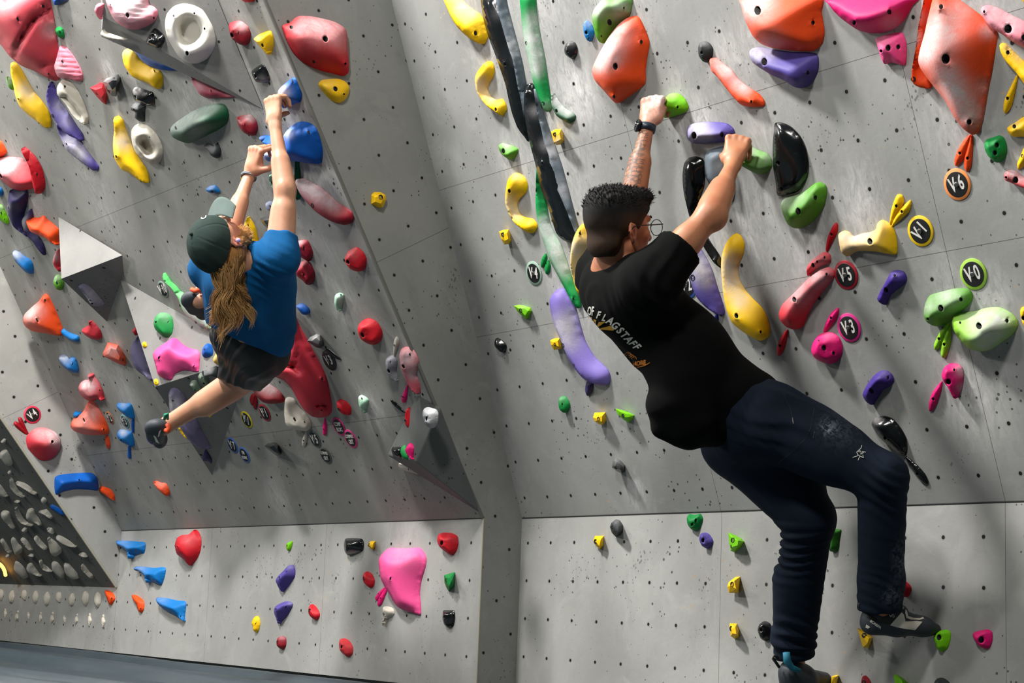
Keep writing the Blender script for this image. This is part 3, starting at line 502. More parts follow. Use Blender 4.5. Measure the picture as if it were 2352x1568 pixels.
arch_pinch|R|yellow|9|m|432,290 440,200 460,120 510,68 560,68 610,110 635,180 620,240 560,300 540,360 560,430 610,465 680,480 715,520 722,560 690,605 640,605 580,570 510,510 460,420 435,350|470,230,8 590,560,6|490,350,90,.9 520,430,60,.6 540,80,60,.4|yellow bent pinch left of the lower white and green rail
yellow_cube|R|yellow|5|m|376,595 410,580 460,575 478,620 485,680 470,705 425,712 395,660|410,622,9||||small yellow cube hold under the yellow bent pinch
marker_tag|R|green|1.6|m|795,790 808,820 800,870 780,910 758,918 750,880 765,830|772,850,3||left of two green teardrop markers beside the mint ringed grade disc
marker_tag|R|green|1.6|m|822,850 838,900 835,950 815,980 795,970 787,920 805,870|805,885,3||right of two green teardrop markers beside the mint ringed grade disc
giant_pinch|R|yellow|12|m|1018,850 1030,720 1060,620 1110,540 1165,515 1200,560 1240,690 1180,760 1150,860 1140,950 1110,1060 1105,1175 1070,1110 1035,990|1105,612,6|1090,750,140,.9 1070,950,120,.6|big chalky yellow pinch behind the back of the climber's head
angular_crimp|R|lime|3|m|510,1262 560,1252 610,1262 660,1280 675,1310 650,1360 625,1390 580,1350 540,1310|572,1305,9|600,1255,40,.2|lime green triangular foothold left of the big violet banana
giant_banana|R|purplel|12|p|510,-40 560,-110 620,-115 680,-30 710,70 740,180 770,270 830,370 890,430 930,470 945,520 935,570 890,582 820,565 750,530 690,460 640,380 590,260 540,140 515,40|605,290,8 683,432,5|600,160,110,1 640,260,90,.8 660,80,70,.5|big violet banana sloper below the green rail
marker_tag|R|purpled|2.2|p|780,550 820,560 822,600 808,640 780,655 765,620 768,580|||dark violet drop marker under the big violet banana
yellow_cube|R|yellow|4|p|512,255 540,243 580,238 600,300 595,315 540,325 520,290|547,285,6|||yellow cube hold touching the left side of the big violet banana
foot_chip|R|green|5|p|572,690 590,660 620,660 645,690 655,730 640,770 610,777 580,750|600,715,4|590,680,30,.2|dark green round foothold below the big violet banana
yellow_cube|R|yellow|4|p|822,810 832,775 910,773 918,830 900,860 870,862 835,840|862,820,8|||yellow faceted foothold left of the lower lime wedge
angular_crimp|R|lime|4|p|982,745 1030,755 1080,775 1118,795 1110,820 1080,850 1040,825 1000,790|1038,797,8|||lime green wedge foothold near the black shirt hem
angular_crimp|R|black|5|p|958,1170 965,1120 985,1100 1020,1120 1050,1155 1050,1200 1030,1215 990,1195|985,1172,4|990,1115,30,.4|small black pyramid foothold low on the right wall
small_crimp|R|blue2|5|j|1330,240 1345,195 1370,185 1405,220 1430,280 1420,340 1395,375 1365,360 1340,310|1358,295,7 1380,345,3|1370,210,50,.4|small sky blue pinch at the top left of the orange shield
wide_sloper|R|limed|9|j|1410,150 1430,80 1480,20 1540,-40 1700,-60 1770,-20 1765,80 1740,150 1660,200 1590,290 1520,390 1470,370 1440,310 1420,230|1567,200,11 1697,72,4 1493,325,4|1440,90,80,.8 1660,80,120,.6 1480,40,90,.6|lime green sloper partly behind the orange shield
giant_sloper|R|orange|11|j|1410,640 1430,570 1480,470 1550,350 1640,230 1720,165 1790,143 1830,155 1870,230 1910,330 1925,400 1905,520 1890,640 1890,740 1850,790 1770,850 1680,910 1630,930 1590,900 1520,820 1440,730|1620,598,12 1853,378,7 1608,870,6|1560,440,160,.95 1650,280,130,.7 1480,580,110,.7 1620,540,80,.4|big orange shield sloper above the watch hand
foot_chip|R|black|5|j|1160,450 1175,395 1215,368 1255,385 1278,440 1270,500 1240,535 1200,515 1170,490|1187,465,4|1210,385,50,.3|small black egg hold left of the big orange shield
jug_hold|R|lime|9|j|2060,900 2100,850 2150,838 2200,850 2250,900 2275,960 2260,1000 2200,1030 2130,1050 2070,1062 2030,1020 2030,950|2180,965,5|2130,850,60,.3|lime green jug held by the hand with the watch
foot_chip|R|blackm|5|k|210,430 225,385 270,370 310,390 340,440 335,510 290,562 250,550 215,500|240,475,5|270,400,50,.3|black egg hold above the orange white pinch
long_pinch|R|orange|8|k|312,550 325,525 370,520 430,570 510,630 580,720 670,790 750,840 800,900 808,945 770,962 690,962 600,945 530,880 450,780 380,690 330,640|415,700,9 355,695,5 688,915,5|400,570,80,1 480,640,80,1 570,730,90,1 640,790,60,.8|orange pinch with a white chalked ridge below the black egg
giant_sloper|R|orange|14|k|598,60 610,-60 1290,-60 1320,120 1345,280 1330,380 1290,430 1240,460 1120,462 980,450 850,425 770,390 700,320 640,200|745,95,14 1243,205,7 770,365,5|720,10,190,1 640,120,80,.5 880,380,120,.4|large orange dome cut by the top edge
wide_sloper|R|purple|11|k|668,480 690,440 760,425 880,445 1040,465 1180,470 1260,480 1290,520 1290,620 1260,700 1210,770 1130,795 1060,775 980,720 880,680 780,620 700,560|805,555,12 1195,655,6|720,470,110,.9 830,480,90,.5|violet wedge sloper directly under the large orange dome
giant_sloper|R|pinkd2|13|k|1365,-60 2180,-60 2130,60 2070,170 1990,250 1900,290 1780,300 1660,275 1570,220 1480,150 1400,60|1615,203,7 1930,108,7|1950,230,110,.5|huge magenta dome cut by the top edge
pocket_hold|R|pink|6|k|1808,350 1850,330 1930,305 2030,290 2055,310 2080,380 2085,460 2080,560 2060,588 2000,575 1950,562 1890,578 1860,530 1830,440|1920,432,9 2010,423,7 1858,460,5|1850,350,90,.4|small pink square hold below the huge magenta dome
long_sloper|R|orange|10|l|690,-60 760,-60 720,120 680,300 650,450 640,560 680,660 740,750 730,795 660,792 600,770 565,720 570,600 600,430 630,200 660,60|578,712,7|640,150,70,.7 620,350,70,.7|narrow orange slab tucked behind the giant orange triangle
giant_sloper|R|orange|14|l|780,-60 930,-40 1080,60 1200,150 1300,250 1335,310 1320,420 1290,620 1250,820 1220,1000 1190,1130 1150,1205 1110,1215 1030,1160 950,1060 870,920 780,800 700,700 640,610 622,540 640,440 680,300 720,120|870,530,14 828,60,7 1082,1098,8|800,300,230,1 700,480,150,1 900,700,150,1 980,850,150,1 1080,1020,140,1 1200,780,80,.5 1250,280,80,.7 1000,100,150,.4|giant chalk covered orange triangle sloper near the right edge
long_sloper|R|pinkl|8|l|1185,90 1210,55 1260,48 1350,75 1450,130 1576,190 1700,260 1700,480 1576,430 1480,380 1380,310 1280,250 1215,170|1433,260,12 1217,107,4 1575,338,8|1300,110,150,.6 1480,180,120,.7|pale pink slab at the right edge above the yellow blade
long_pinch|R|yellow|5|l|1355,410 1375,388 1420,400 1500,480 1600,570 1700,640 1700,850 1600,780 1500,650 1420,560 1370,480|1430,473,6|1450,420,60,.5 1540,500,60,.4|yellow blade at the right edge, uppermost of the yellow blades
marker_tag|R|yellow|1.6|l|1508,680 1518,700 1500,800 1470,930 1440,990 1405,1022 1390,980 1400,900 1440,810|1428,887,5||yellow teardrop marker under the uppermost yellow blade
edge_hold|R|yellow|4|l|1425,1150 1500,1100 1576,1050 1700,1020 1700,1240 1560,1230 1480,1230 1440,1200|1488,1138,6|1500,1110,50,.3|yellow blade at the right edge beside the green two hole hold
marker_tag|R|yellow|1.6|l|1620,1320 1640,1400 1580,1490 1540,1520 1520,1525 1515,1470 1545,1400 1576,1330|1560,1403,5||yellow teardrop marker at the right edge below the blades
two_hole_chip|R|green|6|l|1218,1300 1240,1255 1300,1235 1350,1218 1390,1240 1415,1300 1420,1370 1390,1440 1340,1465 1300,1450 1250,1400 1225,1350|1330,1307,7 1312,1377,7||dark green two hole hold near the right edge
foot_chip|R|yellow|5|l|1535,-50 1660,-50 1650,40 1576,22|||small yellow hold cut by the top right corner
marker_tag|R|orange|1.6|l|1085,1212 1098,1225 1070,1340 1035,1430 980,1490 955,1490 950,1430 985,1340 1040,1255|997,1380,5||left of two orange teardrop markers above the orange grade disc
marker_tag|R|orange|1.6|l|1105,1215 1115,1290 1110,1400 1100,1500 1065,1550 1040,1510 1035,1440 1060,1340|1067,1425,5||right of two orange teardrop markers above the orange grade disc
long_pinch|R|redc|7|l|1400,1560 1440,1530 1500,1540 1576,1600 1680,1650 1680,1720 1576,1695 1470,1650 1405,1620|1500,1620,9 1415,1598,4|1470,1545,70,1 1560,1600,60,.7|chalky red pinch cut by the right edge under the yellow markers
oblong_pinch|R|purple|8|n|240,180 250,130 290,105 370,95 450,95 530,105 575,140 585,180 560,220 500,240 400,248 300,250 255,225|295,190,12 495,187,8|320,140,90,.9 380,190,70,.6 290,220,60,.4|violet oblong pinch beside the right hand knuckles
kidney_jug|R|limed|9|n|620,370 650,320 670,280 700,268 740,290 780,305 820,320 850,360 855,410 830,450 790,468 740,465 680,435 630,405|645,370,7|700,300,60,.6 820,350,60,.4 760,420,60,.2|green kidney jug held by the bare right hand
half_disc|R|blackg|3|n|880,100 940,103 1000,135 1060,200 1100,290 1120,400 1110,490 1070,570 1010,610 900,625 885,540 865,420 862,260 870,160|900,390,8 925,575,6|880,150,25,.3|large glossy black half moon fin
wide_sloper|R|limed|10|n|920,690 940,650 990,630 1060,610 1110,580 1160,540 1200,528 1240,550 1250,600 1235,680 1200,750 1150,810 1080,855 1020,860 970,830 935,760|1045,738,11 1168,640,7|940,670,80,.7 1050,620,80,.4|green bean sloper right of the arm, below the glossy black half moon
big_banana|R|yellow|10|n|490,1150 495,1060 520,980 560,920 595,898 630,915 655,970 650,1040 625,1100 610,1160 620,1230 660,1300 720,1370 780,1430 820,1500 840,1590 830,1640 780,1670 720,1650 640,1600 570,1540 530,1450 505,1330|600,1490,9 775,1605,5|560,1120,90,1 560,1250,90,.9 620,1370,80,.7|tall chalky yellow banana sloper in the middle of the right wall
long_fin|R|blackg|7|n|212,470 225,390 260,350 310,342 355,360 372,410 370,540 340,640 330,760 380,900 420,970 480,1060 500,1150 440,1110 380,1020 330,930 270,800 230,650 215,560|265,370,4||glossy black loop fin behind the bent right arm, left one
long_fin|R|blackgr|6|n|372,360 390,310 450,280 520,270 560,330 580,420 590,560 585,640 560,670 500,640 420,560 375,480||480,420,60,.4 560,560,50,.4|dusty black loop fin behind the right wrist
giant_banana|R|purple|11|n|245,1120 260,1020 320,980 370,1050 420,1150 460,1280 500,1400 512,1460 495,1490 440,1470 370,1420 310,1350 275,1260|285,1215,11|330,1120,110,1 370,1220,80,.7|speckled violet banana to the right of the black sleeve
marker_tag|R|blued|1.6|n|460,1470 468,1520 460,1570 430,1600 425,1540|||dark blue marker between the violet banana and the back
marker_tag|R|red|1.6|n|1315,818 1330,840 1325,890 1290,960 1255,1030 1243,1010 1255,930 1285,860|1283,905,5||red teardrop marker left of the yellow bone jug
edge_hold|R|redc|5|n|1105,1160 1120,1120 1170,1070 1230,1030 1270,1045 1280,1080 1270,1110 1210,1135 1150,1175 1115,1205|1152,1125,7 1235,1070,4 1182,1100,4|1200,1100,80,.4|small dusty red edge above the large dusty red sausage
sausage_sloper|R|redc|9|n|905,1480 930,1410 990,1350 1050,1290 1120,1220 1200,1160 1260,1138 1300,1160 1308,1200 1270,1260 1210,1330 1150,1410 1110,1490 1075,1570 1020,1590 960,1570 920,1530|1017,1373,9 1250,1190,5|1050,1340,120,.6 1200,1200,100,.7|large dusty red sausage sloper
marker_tag|R|red|1.6|o|185,962 180,1020 160,1100 135,1145 115,1150 107,1110 120,1050 160,980|130,1078,5||red teardrop marker under the large dusty red sausage
marker_tag|R|yellow|1.6|o|975,-10 1010,-5 1022,40 1000,90 960,150 930,200 920,200 930,110 950,40|968,73,5||left of two yellow teardrop markers above the yellow bone jug
marker_tag|R|yellow|1.6|o|1065,30 1075,60 1060,110 1010,160 940,220 935,210 960,150 1000,90|1007,113,5||right of two yellow teardrop markers above the yellow bone jug
bone_jug|R|yellow|9|o|550,300 555,270 590,250 630,260 660,290 720,270 780,260 820,240 830,200 860,173 900,185 940,220 965,290 975,370 965,420 900,415 820,400 740,395 680,400 640,425 610,435 570,400|778,327,10|620,330,120,.9 740,280,110,.8 850,190,60,.5|yellow bone shaped jug left of the yellow grade disc
pinch_hold|R|purpled2|6|o|830,740 850,690 890,620 930,550 970,533 1020,545 1042,590 1030,630 980,670 930,710 905,760 890,785 850,770|893,678,8 957,573,5|970,560,40,.1|dark violet pinch below the red grade disc, upper of two alike
pinch_hold|R|purpled2|6|o|725,1430 750,1370 800,1300 850,1262 895,1257 935,1285 950,1330 920,1370 870,1400 830,1460 795,1505 750,1480|787,1403,8 907,1310,5|890,1275,40,.1|dark violet pinch above the trouser leg, lower of two alike
small_sloper|R|pinkh|8|o|355,1110 370,1050 410,1000 460,980 510,985 555,1020 578,1080 575,1140 540,1190 490,1210 430,1195 375,1160|445,1095,9 515,1133,6 408,1040,3|480,990,60,.15|pink three hole dome below the magenta grade disc
marker_tag|R|pinkh|1.6|o|545,805 553,830 540,880 500,930 455,980 443,975 460,910 500,840|497,880,5||magenta teardrop marker above the pink three hole dome
wide_sloper|R|limed|9|o|1165,860 1175,780 1210,715 1290,690 1380,668 1450,663 1495,675 1517,720 1500,770 1450,820 1390,880 1320,925 1250,938 1190,910|1288,808,10 1433,745,6 1195,885,4|1330,720,110,.7 1190,800,60,.6|green oblong sloper under the lime grade disc
giant_sloper|R|limey|12|o|1368,920 1385,860 1430,840 1530,830 1620,805 1710,803 1790,840 1835,890 1840,940 1800,1000 1720,1060 1640,1110 1570,1118 1490,1100 1430,1040 1385,980|1563,935,10 1765,898,6 1428,912,4|1680,890,150,1 1620,980,130,.9 1500,880,90,.5 1600,1080,100,.6|big bright lime sloper with a white chalk patch
marker_tag|R|limey|1.6|o|1345,905 1350,930 1320,1010 1280,1090 1245,1110 1240,1070 1270,1000 1310,940|1275,1030,5||left of two lime teardrop markers under the green slopers
marker_tag|R|limey|1.6|o|1355,930 1362,980 1355,1070 1330,1150 1305,1168 1288,1140 1295,1060 1325,980|1313,1070,5||right of two lime teardrop markers under the green slopers
ball_jug|R|pinkh|9|o|1295,1290 1310,1240 1350,1208 1400,1207 1440,1235 1452,1300 1440,1380 1410,1450 1380,1455 1340,1380 1305,1330|1343,1337,9 1385,1252,4|1440,1260,50,.8 1440,1380,40,.6|pink half ball with a white back near the right edge
marker_tag|R|pinkh|1.6|o|1292,1335 1298,1350 1285,1420 1255,1500 1225,1545 1205,1548 1203,1490 1230,1410|1233,1463,5||magenta teardrop marker left of the pink half ball
foot_chip|R|yellow|4|o|1860,830 1875,800 1930,800 1930,940 1890,940 1870,890|1885,880,7|||yellow hold cut by the right edge beside the big lime sloper
half_disc|R|blackg|4||2002,975 2010,960 2030,955 2050,962 2070,985 2082,1010 2083,1035 2075,1047 2050,1030 2020,1005|2033,1005,6 2071,1033,4|2012,962,12,.4|glossy black half disc above the knee of the climber in black
marker_tag|R|blackg|1.6||2080,1048 2092,1056 2110,1072 2125,1090 2132,1108 2127,1112 2110,1100 2096,1080 2084,1062|2107,1088,5||glossy black teardrop marker pointing away from the knee of the climber in black
wing_hold|KL|blue2|9|e|893,485 900,473 960,472 1060,480 1117,490 1108,565 1070,575 1020,595 987,612 975,560 940,530 905,505||950,478,60,.2|blue wing shaped foothold, topmost of three on the kicker
wing_hold|KL|blue2|9|e|1028,690 1045,672 1100,672 1180,682 1270,680 1265,750 1240,810 1190,795 1150,780 1125,798 1110,750 1080,715 1045,705||1080,675,60,.3|blue wing shaped foothold, middle one of three on the kicker
wing_hold|KL|blue2|9|e|1198,925 1215,910 1280,915 1360,932 1428,945 1422,1040 1418,1090 1400,1085 1370,1060 1320,1030 1260,1000 1215,960|1388,1055,4|1240,915,60,.2|blue wing shaped foothold, lowest of three on the kicker
pinch_hold|KL|red|9|e|1345,510 1360,455 1400,430 1450,425 1480,400 1500,388 1530,410 1548,470 1540,550 1510,620 1465,665 1440,650 1410,615 1360,575|1365,522,5|1450,470,60,.15|red twin lobed pinch on the left kicker under the wall seam
foot_chip|KL|orange|4|e|805,865 815,853 840,858 870,880 885,915 870,950 848,970 830,940 815,900|858,915,4||orange chip at the right end of the white foot chips
foot_chip|KL|orange|4|e|1012,900 1020,888 1050,893 1090,920 1108,950 1105,1000 1088,1027 1065,1015 1050,970 1025,930|1082,995,4||orange bean chip left of the lowest blue wing foothold
spike_hold|KL|yellow|4|e|1935,1110 1950,1070 1975,1052 1995,1070 2000,1110 1990,1160 1970,1178 1948,1160 1945,1130|1967,1110,4||yellow spiked oval foothold on the left kicker
foot_chip|KL|lime|3|i|402,380 420,358 455,348 452,385 440,420 420,432 405,410|410,385,5||tiny lime foothold at the top of the left kicker
pinch_hold|KL|purple|6|i|312,690 330,650 380,600 420,558 460,550 478,585 475,650 430,720 375,782 345,760|343,660,6 407,605,4 431,600,3|440,570,30,.2|violet foothold on the left kicker, upper of two alike
pinch_hold|KL|purple|6|i|298,930 320,900 380,870 430,865 458,885 445,930 400,1000 335,1058 315,1010 300,970|313,935,6 398,912,4|440,880,30,.2|violet foothold on the left kicker, lower of two alike
pocket_hold|KL|blackg|5|i|900,370 915,325 970,318 1050,325 1068,360 1062,425 1010,455 935,468 905,430|940,385,7 1020,360,4||glossy black oblong foothold at the top middle of the left kicker
yellow_cube|KL|yellow|3|i|1103,380 1130,345 1170,345 1165,395 1150,425 1120,405|1115,378,6|||small yellow wedge foothold right of the glossy black oblong
small_sloper|KL|red|6|i|1062,650 1075,620 1100,607 1140,630 1162,680 1155,730 1130,750 1090,725 1065,690|1072,668,8|||red foothold left of the large pink faceted hold
foot_chip|KL|red|6|i|593,940 605,900 630,890 665,920 690,970 685,1005 660,1027 620,1005 597,975|603,943,8|||red foothold on the left kicker between the violet pair and the panel seam
foot_chip|KL|red2|5|i|318,1215 330,1180 365,1163 398,1180 400,1240 380,1278 345,1270 322,1245|327,1215,7|365,1175,30,.3|dusty red foothold lowest left on the kicker
small_sloper|KL|red3|6|i|858,1240 865,1195 900,1182 945,1205 975,1260 970,1320 935,1345 890,1315 865,1285|880,1258,8|||pale red egg foothold at the bottom of the left kicker
ball_sloper|KL|red|7|i|1703,340 1715,290 1760,272 1830,278 1875,305 1883,370 1865,435 1830,468 1770,435 1720,390|1743,362,10||red rounded foothold at the top right corner of the left kicker
angular_crimp|KL|green|5|i|1763,640 1800,628 1820,640 1855,612 1850,680 1848,740 1805,782 1780,740 1765,700|1782,682,8|||green star shaped foothold at the right end of the left kicker
pocket_hold|KL|blackg|4|i|1750,985 1760,942 1820,940 1850,948 1855,1010 1840,1080 1800,1095 1765,1065 1750,1020|1765,1000,6 1832,985,4|||black rectangular foothold at the lower right of the left kicker
giant_sloper|KL|pink|12|i|1198,520 1225,460 1295,403 1420,408 1540,402 1580,430 1608,490 1600,570 1565,690 1552,800 1560,900 1555,978 1500,965 1400,935 1340,890 1290,800 1250,740 1215,660|1300,670,7|1400,430,150,.3|large pink faceted hold on the left kicker
marker_tag|KL|pinkh|1.4|i|1255,738 1258,760 1225,810 1195,855 1175,857 1170,830 1195,790|1197,800,4||upper of two magenta teardrop markers at the large pink faceted hold
marker_tag|KL|pinkh|1.4|i|1262,752 1268,780 1245,840 1220,895 1198,907 1188,885 1205,830|1213,838,4||lower of two magenta teardrop markers at the large pink faceted hold
foot_chip|KL|bone|5|i|1232,950 1240,912 1280,908 1325,930 1333,970 1310,1000 1275,1020 1265,1050 1245,1078 1228,1065 1232,1030 1250,1005|1243,975,7||bone coloured foothold with a drip shaped tail under the large pink faceted hold
angular_crimp|KR|blackm|6|q|378,225 390,190 430,157 460,165 485,200 483,270 460,300 430,312 395,275|400,225,6|440,180,30,.3|dark grey angular foothold at the top of the right kicker
yellow_cube|KR|yellow|4|q|233,345 250,300 325,300 322,385 293,418 255,385|252,350,9|||yellow faceted foothold left of the dark grey angular foothold
two_hole_chip|KR|green|5|q|1040,150 1060,115 1110,120 1155,110 1177,150 1165,205 1145,245 1110,257 1075,240 1048,200|1117,168,6 1085,203,6||green two hole foothold just under the seam of the right kicker
small_sloper|KR|purple|7|q|1148,330 1160,285 1195,272 1230,285 1265,340 1258,385 1218,412 1170,385|1180,340,8||violet foothold with a nub beside the panel seam on the right kicker
angular_crimp|KR|lime|5|q|1397,272 1450,290 1510,325 1535,350 1500,405 1450,443 1420,430 1405,360|1437,338,9 1428,393,5||lime triangular foothold right of the panel seam on the right kicker
yellow_cube|KR|yellow|5|q|1390,740 1400,700 1460,655 1500,652 1490,790 1405,793|1432,718,9|||yellow wedge foothold, upper of two beside the panel seam
yellow_cube|KR|yellow|5|q|1408,1080 1412,1053 1470,1055 1488,1110 1487,1175 1455,1190 1420,1165|1422,1100,9|||yellow faceted foothold, lower of two beside the panel seam
ball_sloper|KR|blackg|6|q|1652,1115 1665,1065 1710,1035 1755,1055 1777,1110 1765,1170 1720,1208 1675,1180|1680,1112,7||glossy black egg foothold touching the lower trouser leg
edge_hold|KR|green2|5|r|600,245 640,240 680,250 665,330 660,400 640,435 585,430 580,340|||green foothold in the shade behind the far knee
foot_chip|KR|red|6|r|1200,760 1215,700 1245,697 1280,735 1283,770 1260,820 1220,825|||red foothold peeking out behind the near trouser leg
yellow_cube|KR|yellow|5|r|820,1095 880,1110 950,1175 935,1235 920,1267 870,1262|880,1155,8|||yellow wedge foothold under the heel of the near shoe
edge_hold|KR|lime|6|r|1480,1170 1530,1120 1590,1108 1623,1135 1620,1200 1595,1270 1550,1297 1515,1275 1490,1220|1525,1175,9||lime foothold under the toe of the near shoe
pocket_hold|KR|pinkh|6|r|1815,1155 1830,1130 1900,1112 1945,1107 1980,1130 1983,1200 1960,1265 1920,1272 1870,1250 1830,1200|1888,1195,10||pink triangular foothold alone at the lower right
yellow_cube|KR|yellow|5|r|595,1600 600,1510 630,1500 660,1500 640,1600|||yellow foothold under the toe of the far shoe
foot_chip|KR|red2|5|r|855,1560 865,1515 890,1503 920,1530 940,1580 900,1620 860,1600|877,1560,6|||dark red foothold cut by the bottom edge
angular_crimp|KR|lime|5|r|1135,1500 1160,1492 1220,1530 1275,1580 1230,1640 1150,1620|||lime foothold cut by the bottom edge
foot_chip|KR|blackm|6|r|1485,1560 1510,1530 1550,1522 1595,1545 1615,1580 1560,1640 1490,1610|||dark grey egg foothold cut by the bottom edge
"""
BOARD_TXT = """
bottom row|1455,1090 1490,1060 1560,1130 1620,1220 1665,1310 1630,1320 1540,1240 1470,1160
bottom row|1150,1050 1230,1050 1300,1120 1390,1230 1410,1320 1300,1330 1210,1270 1160,1180
bottom row|925,1060 960,1010 1030,1030 1100,1110 1160,1220 1130,1320 1050,1280 950,1180
bottom row|700,1000 760,1040 850,1110 935,1195 880,1200 790,1180 730,1110
bottom row|475,1150 500,1060 560,1040 620,1110 690,1210 740,1280 650,1270 520,1220
bottom row|252,1110 275,1010 340,1030 420,1110 470,1190 500,1290 420,1320 320,1250 265,1180
second row|1000,580 1040,540 1110,560 1230,630 1330,710 1370,755 1250,750 1120,700 1040,640
second row|850,590 920,600 1010,670 1100,780 1105,850 1050,900 970,920 910,860 880,740
second row|605,590 640,550 680,565 760,660 850,760 830,810 780,800 700,740 630,650
second row|365,620 400,580 450,600 520,680 590,800 540,820 470,770 410,690
second row|195,640 220,580 270,600 330,690 400,770 390,840 320,900 270,880 230,780
second row|0,640 40,600 90,650 150,740 210,850 180,880 110,830 50,740
third row|690,120 760,90 830,75 880,120 940,200 920,250 860,220 780,170
third row|468,180 500,80 560,50 610,80 650,170 720,270 755,340 720,375 640,330 540,280 480,250
third row|262,50 280,20 320,60 370,150 430,250 520,330 580,380 500,370 380,330 310,250 275,160
third row|10,150 50,100 110,95 170,130 200,250 260,390 240,440 190,410 100,320 30,230
lower chips|1412,890 1480,850 1540,870 1570,930 1500,940
lower chips|500,915 550,875 600,890 600,930 540,925
lower chips|90,915 130,885 165,900 160,935 110,940
middle chips|840,420 930,410 970,470 960,520 880,500
middle chips|385,450 430,405 485,420 480,480 420,490
top row|275,-400 310,-430 370,-420 430,-400 500,-360 570,-300 610,-230 640,-180 540,-220 430,-290 320,-350
top row|170,-450 200,-500 240,-450 270,-370 330,-270 400,-210 435,-140 370,-145 280,-200 190,-300
top row|-60,-400 0,-370 50,-310 110,-230 140,-160 80,-150 0,-160 -60,-210
upper chips|735,-100 770,-145 820,-120 840,-70 790,-15 750,-50
upper chips|250,-65 300,-90 355,-75 350,-50 290,-40
highest pieces|130,-590 170,-625 200,-600 200,-560 160,-555
highest pieces|0,-950 80,-1000 130,-980 190,-870 225,-750 190,-705 110,-720 40,-800 0,-850
highest pieces|10,-1140 60,-1195 105,-1180 100,-1130 60,-1105
"""
# ------------------------------------------------------------ walls (setting)
def sv_(f, pts): return [(FA[f].uv(FA[f].hit(x, y))[1], .0009) for x, y in pts]
def su_(f, pts): return [(FA[f].uv(FA[f].hit(x, y))[0], .0009) for x, y in pts]
HOLDS = [l.split('|') for l in HOLD_TXT.strip().split('\n') if l and not l.startswith('#')]
CROP = dict(a=(0,0,3.92), b=(500,0,3.92), c=(0,380,3.92), d=(0,750,3.92), e=(0,1100,3.35), f=(400,380,3.92), g=(300,720,3.92), h=(600,700,3.92), i=(550,1150,3.752), j=(1000,0,3.92), k=(1550,0,3.92),
 l=(1950,0,3.92), m=(1050,380,3.92), n=(1500,250,3.136), o=(1750,450,3.136), p=(1100,700,3.136), q=(1300,1150,3.752), r=(1750,1150,3.751), s=(1300,180,3.016), t=(0,1160,7.84))
CROP[''] = (0, 0, 1)
def pts(s, cr, k=2):
    ox, oy, sc = CROP[cr]; out = []
    for w in s.split():
        v = [float(x) for x in w.split(',')]; p = [ox+v[0]/sc, oy+v[1]/sc]
        out.append(tuple(p+v[2:]))
    return out
smud = {k: [] for k in FA}
for hd in HOLDS:
    nm, fc, col, Hc, cr = hd[:5]
    ch = pts(hd[7], cr) if len(hd) > 8 else []
    ol = np.array(pts(hd[5], cr)); sz = np.ptp(ol, axis=0).max()
    if fc in smud and ch:
        s = max(c[3] for c in ch); x = ol[:, 0].mean(); y = ol[:, 1].min(); f_ = FA[fc]
        ppm = np.linalg.norm(proj(f_.hit(x, y)+f_.v*.05)[0]-proj(f_.hit(x, y))[0])/.05
        smud[fc].append((x, y, .35*sz/ppm+.03, .55*s)); smud[fc].append((ch[0][0], ol[:, 1].min()-.1*sz, .2*sz/ppm+.03, .6*s))
smud['R'] += [(1325, 215, .11, 1.0), (1610, 275, .07, .9), (1570, 275, .06, .8), (1860, 545, .1, .8), (1980, 470, .09, .8), (2230, 900, .12, .7), (1745, 480, .1, .5), (1560, 205, .06, .5), (1670, 640, .1, .5), (1750, 300, .07, .5), (2200, 280, .12, .5), (1460, 1130, .05, .9)]
smud['L'] += [(560, 210, .09, .8), (450, 200, .12, .5), (480, 225, .09, .6), (250, 165, .06, .8), (430, 240, .08, .7), (205, 400, .14, .5), (300, 270, .1, .5), (235, 470, .15, .4), (560, 500, .12, .4), (290, 900, .12, .6), (860, 940, .07, .8), (990, 960, .1, .9), (600, 420, .14, .5), (780, 690, .15, .35), (640, 1150, .1, .5), (740, 560, .1, .3)]
WR = wall_mat('plywood_right', su_('R', [(2308.8, 1150), (1657, 1177)])+su_('R', [(1427, 235)])*0, sv_('R', [(1000, 440), (1090, 775)]))
panel('wall_right', FA['R'], (X1-FA['R'].o[0], 2.4), (-1.3002, 2.6), WR, smudge=smud['R'])
WL = wall_mat('plywood_left', su_('L', [(665, 20)])*0, sv_('L', [(181, 520), (500, 1008)]), base=(152, 152, 146))
panel('wall_left', FA['L'], (X0-FA['L'].o[0], X1-.004-FA['L'].o[0]), (-.2518, 3.0), WL, smudge=smud['L'])
WKR = wall_mat('plywood_kicker_right', su_('KR', [(1657.9, 1177), (2308.8, 1152)]), (), base=(166, 166, 162), dirt=.2)
panel('wall_kicker_right', FA['KR'], (X1-FA['KR'].o[0], 4.0), (-.5959, ZR-.5959), WKR, smudge=smud['KR'])
WKL = wall_mat('plywood_kicker_left', su_('KL', [(487, 1230), (750.4, 1210)])+[(X0-FA['KL'].o[0], .0009)], (), base=(166, 166, 162))
panel('wall_kicker_left', FA['KL'], (-5.5, X1-.004-FA['KL'].o[0]), (-.5878, .363-.5878), WKL, smudge=smud['KL'])
panel('wall_kicker_left', FA['KL'], (X0-FA['KL'].o[0], X1-.004-FA['KL'].o[0]), (.363-.5878, ZL-.5878), WKL, smudge=smud['KL'])
WB = wall_mat('plywood_board', base=(100, 102, 98), off=(.07, .05))
panel('wall_board', FA['B'], (-3.6, -.004), (0, 3.4), WB)
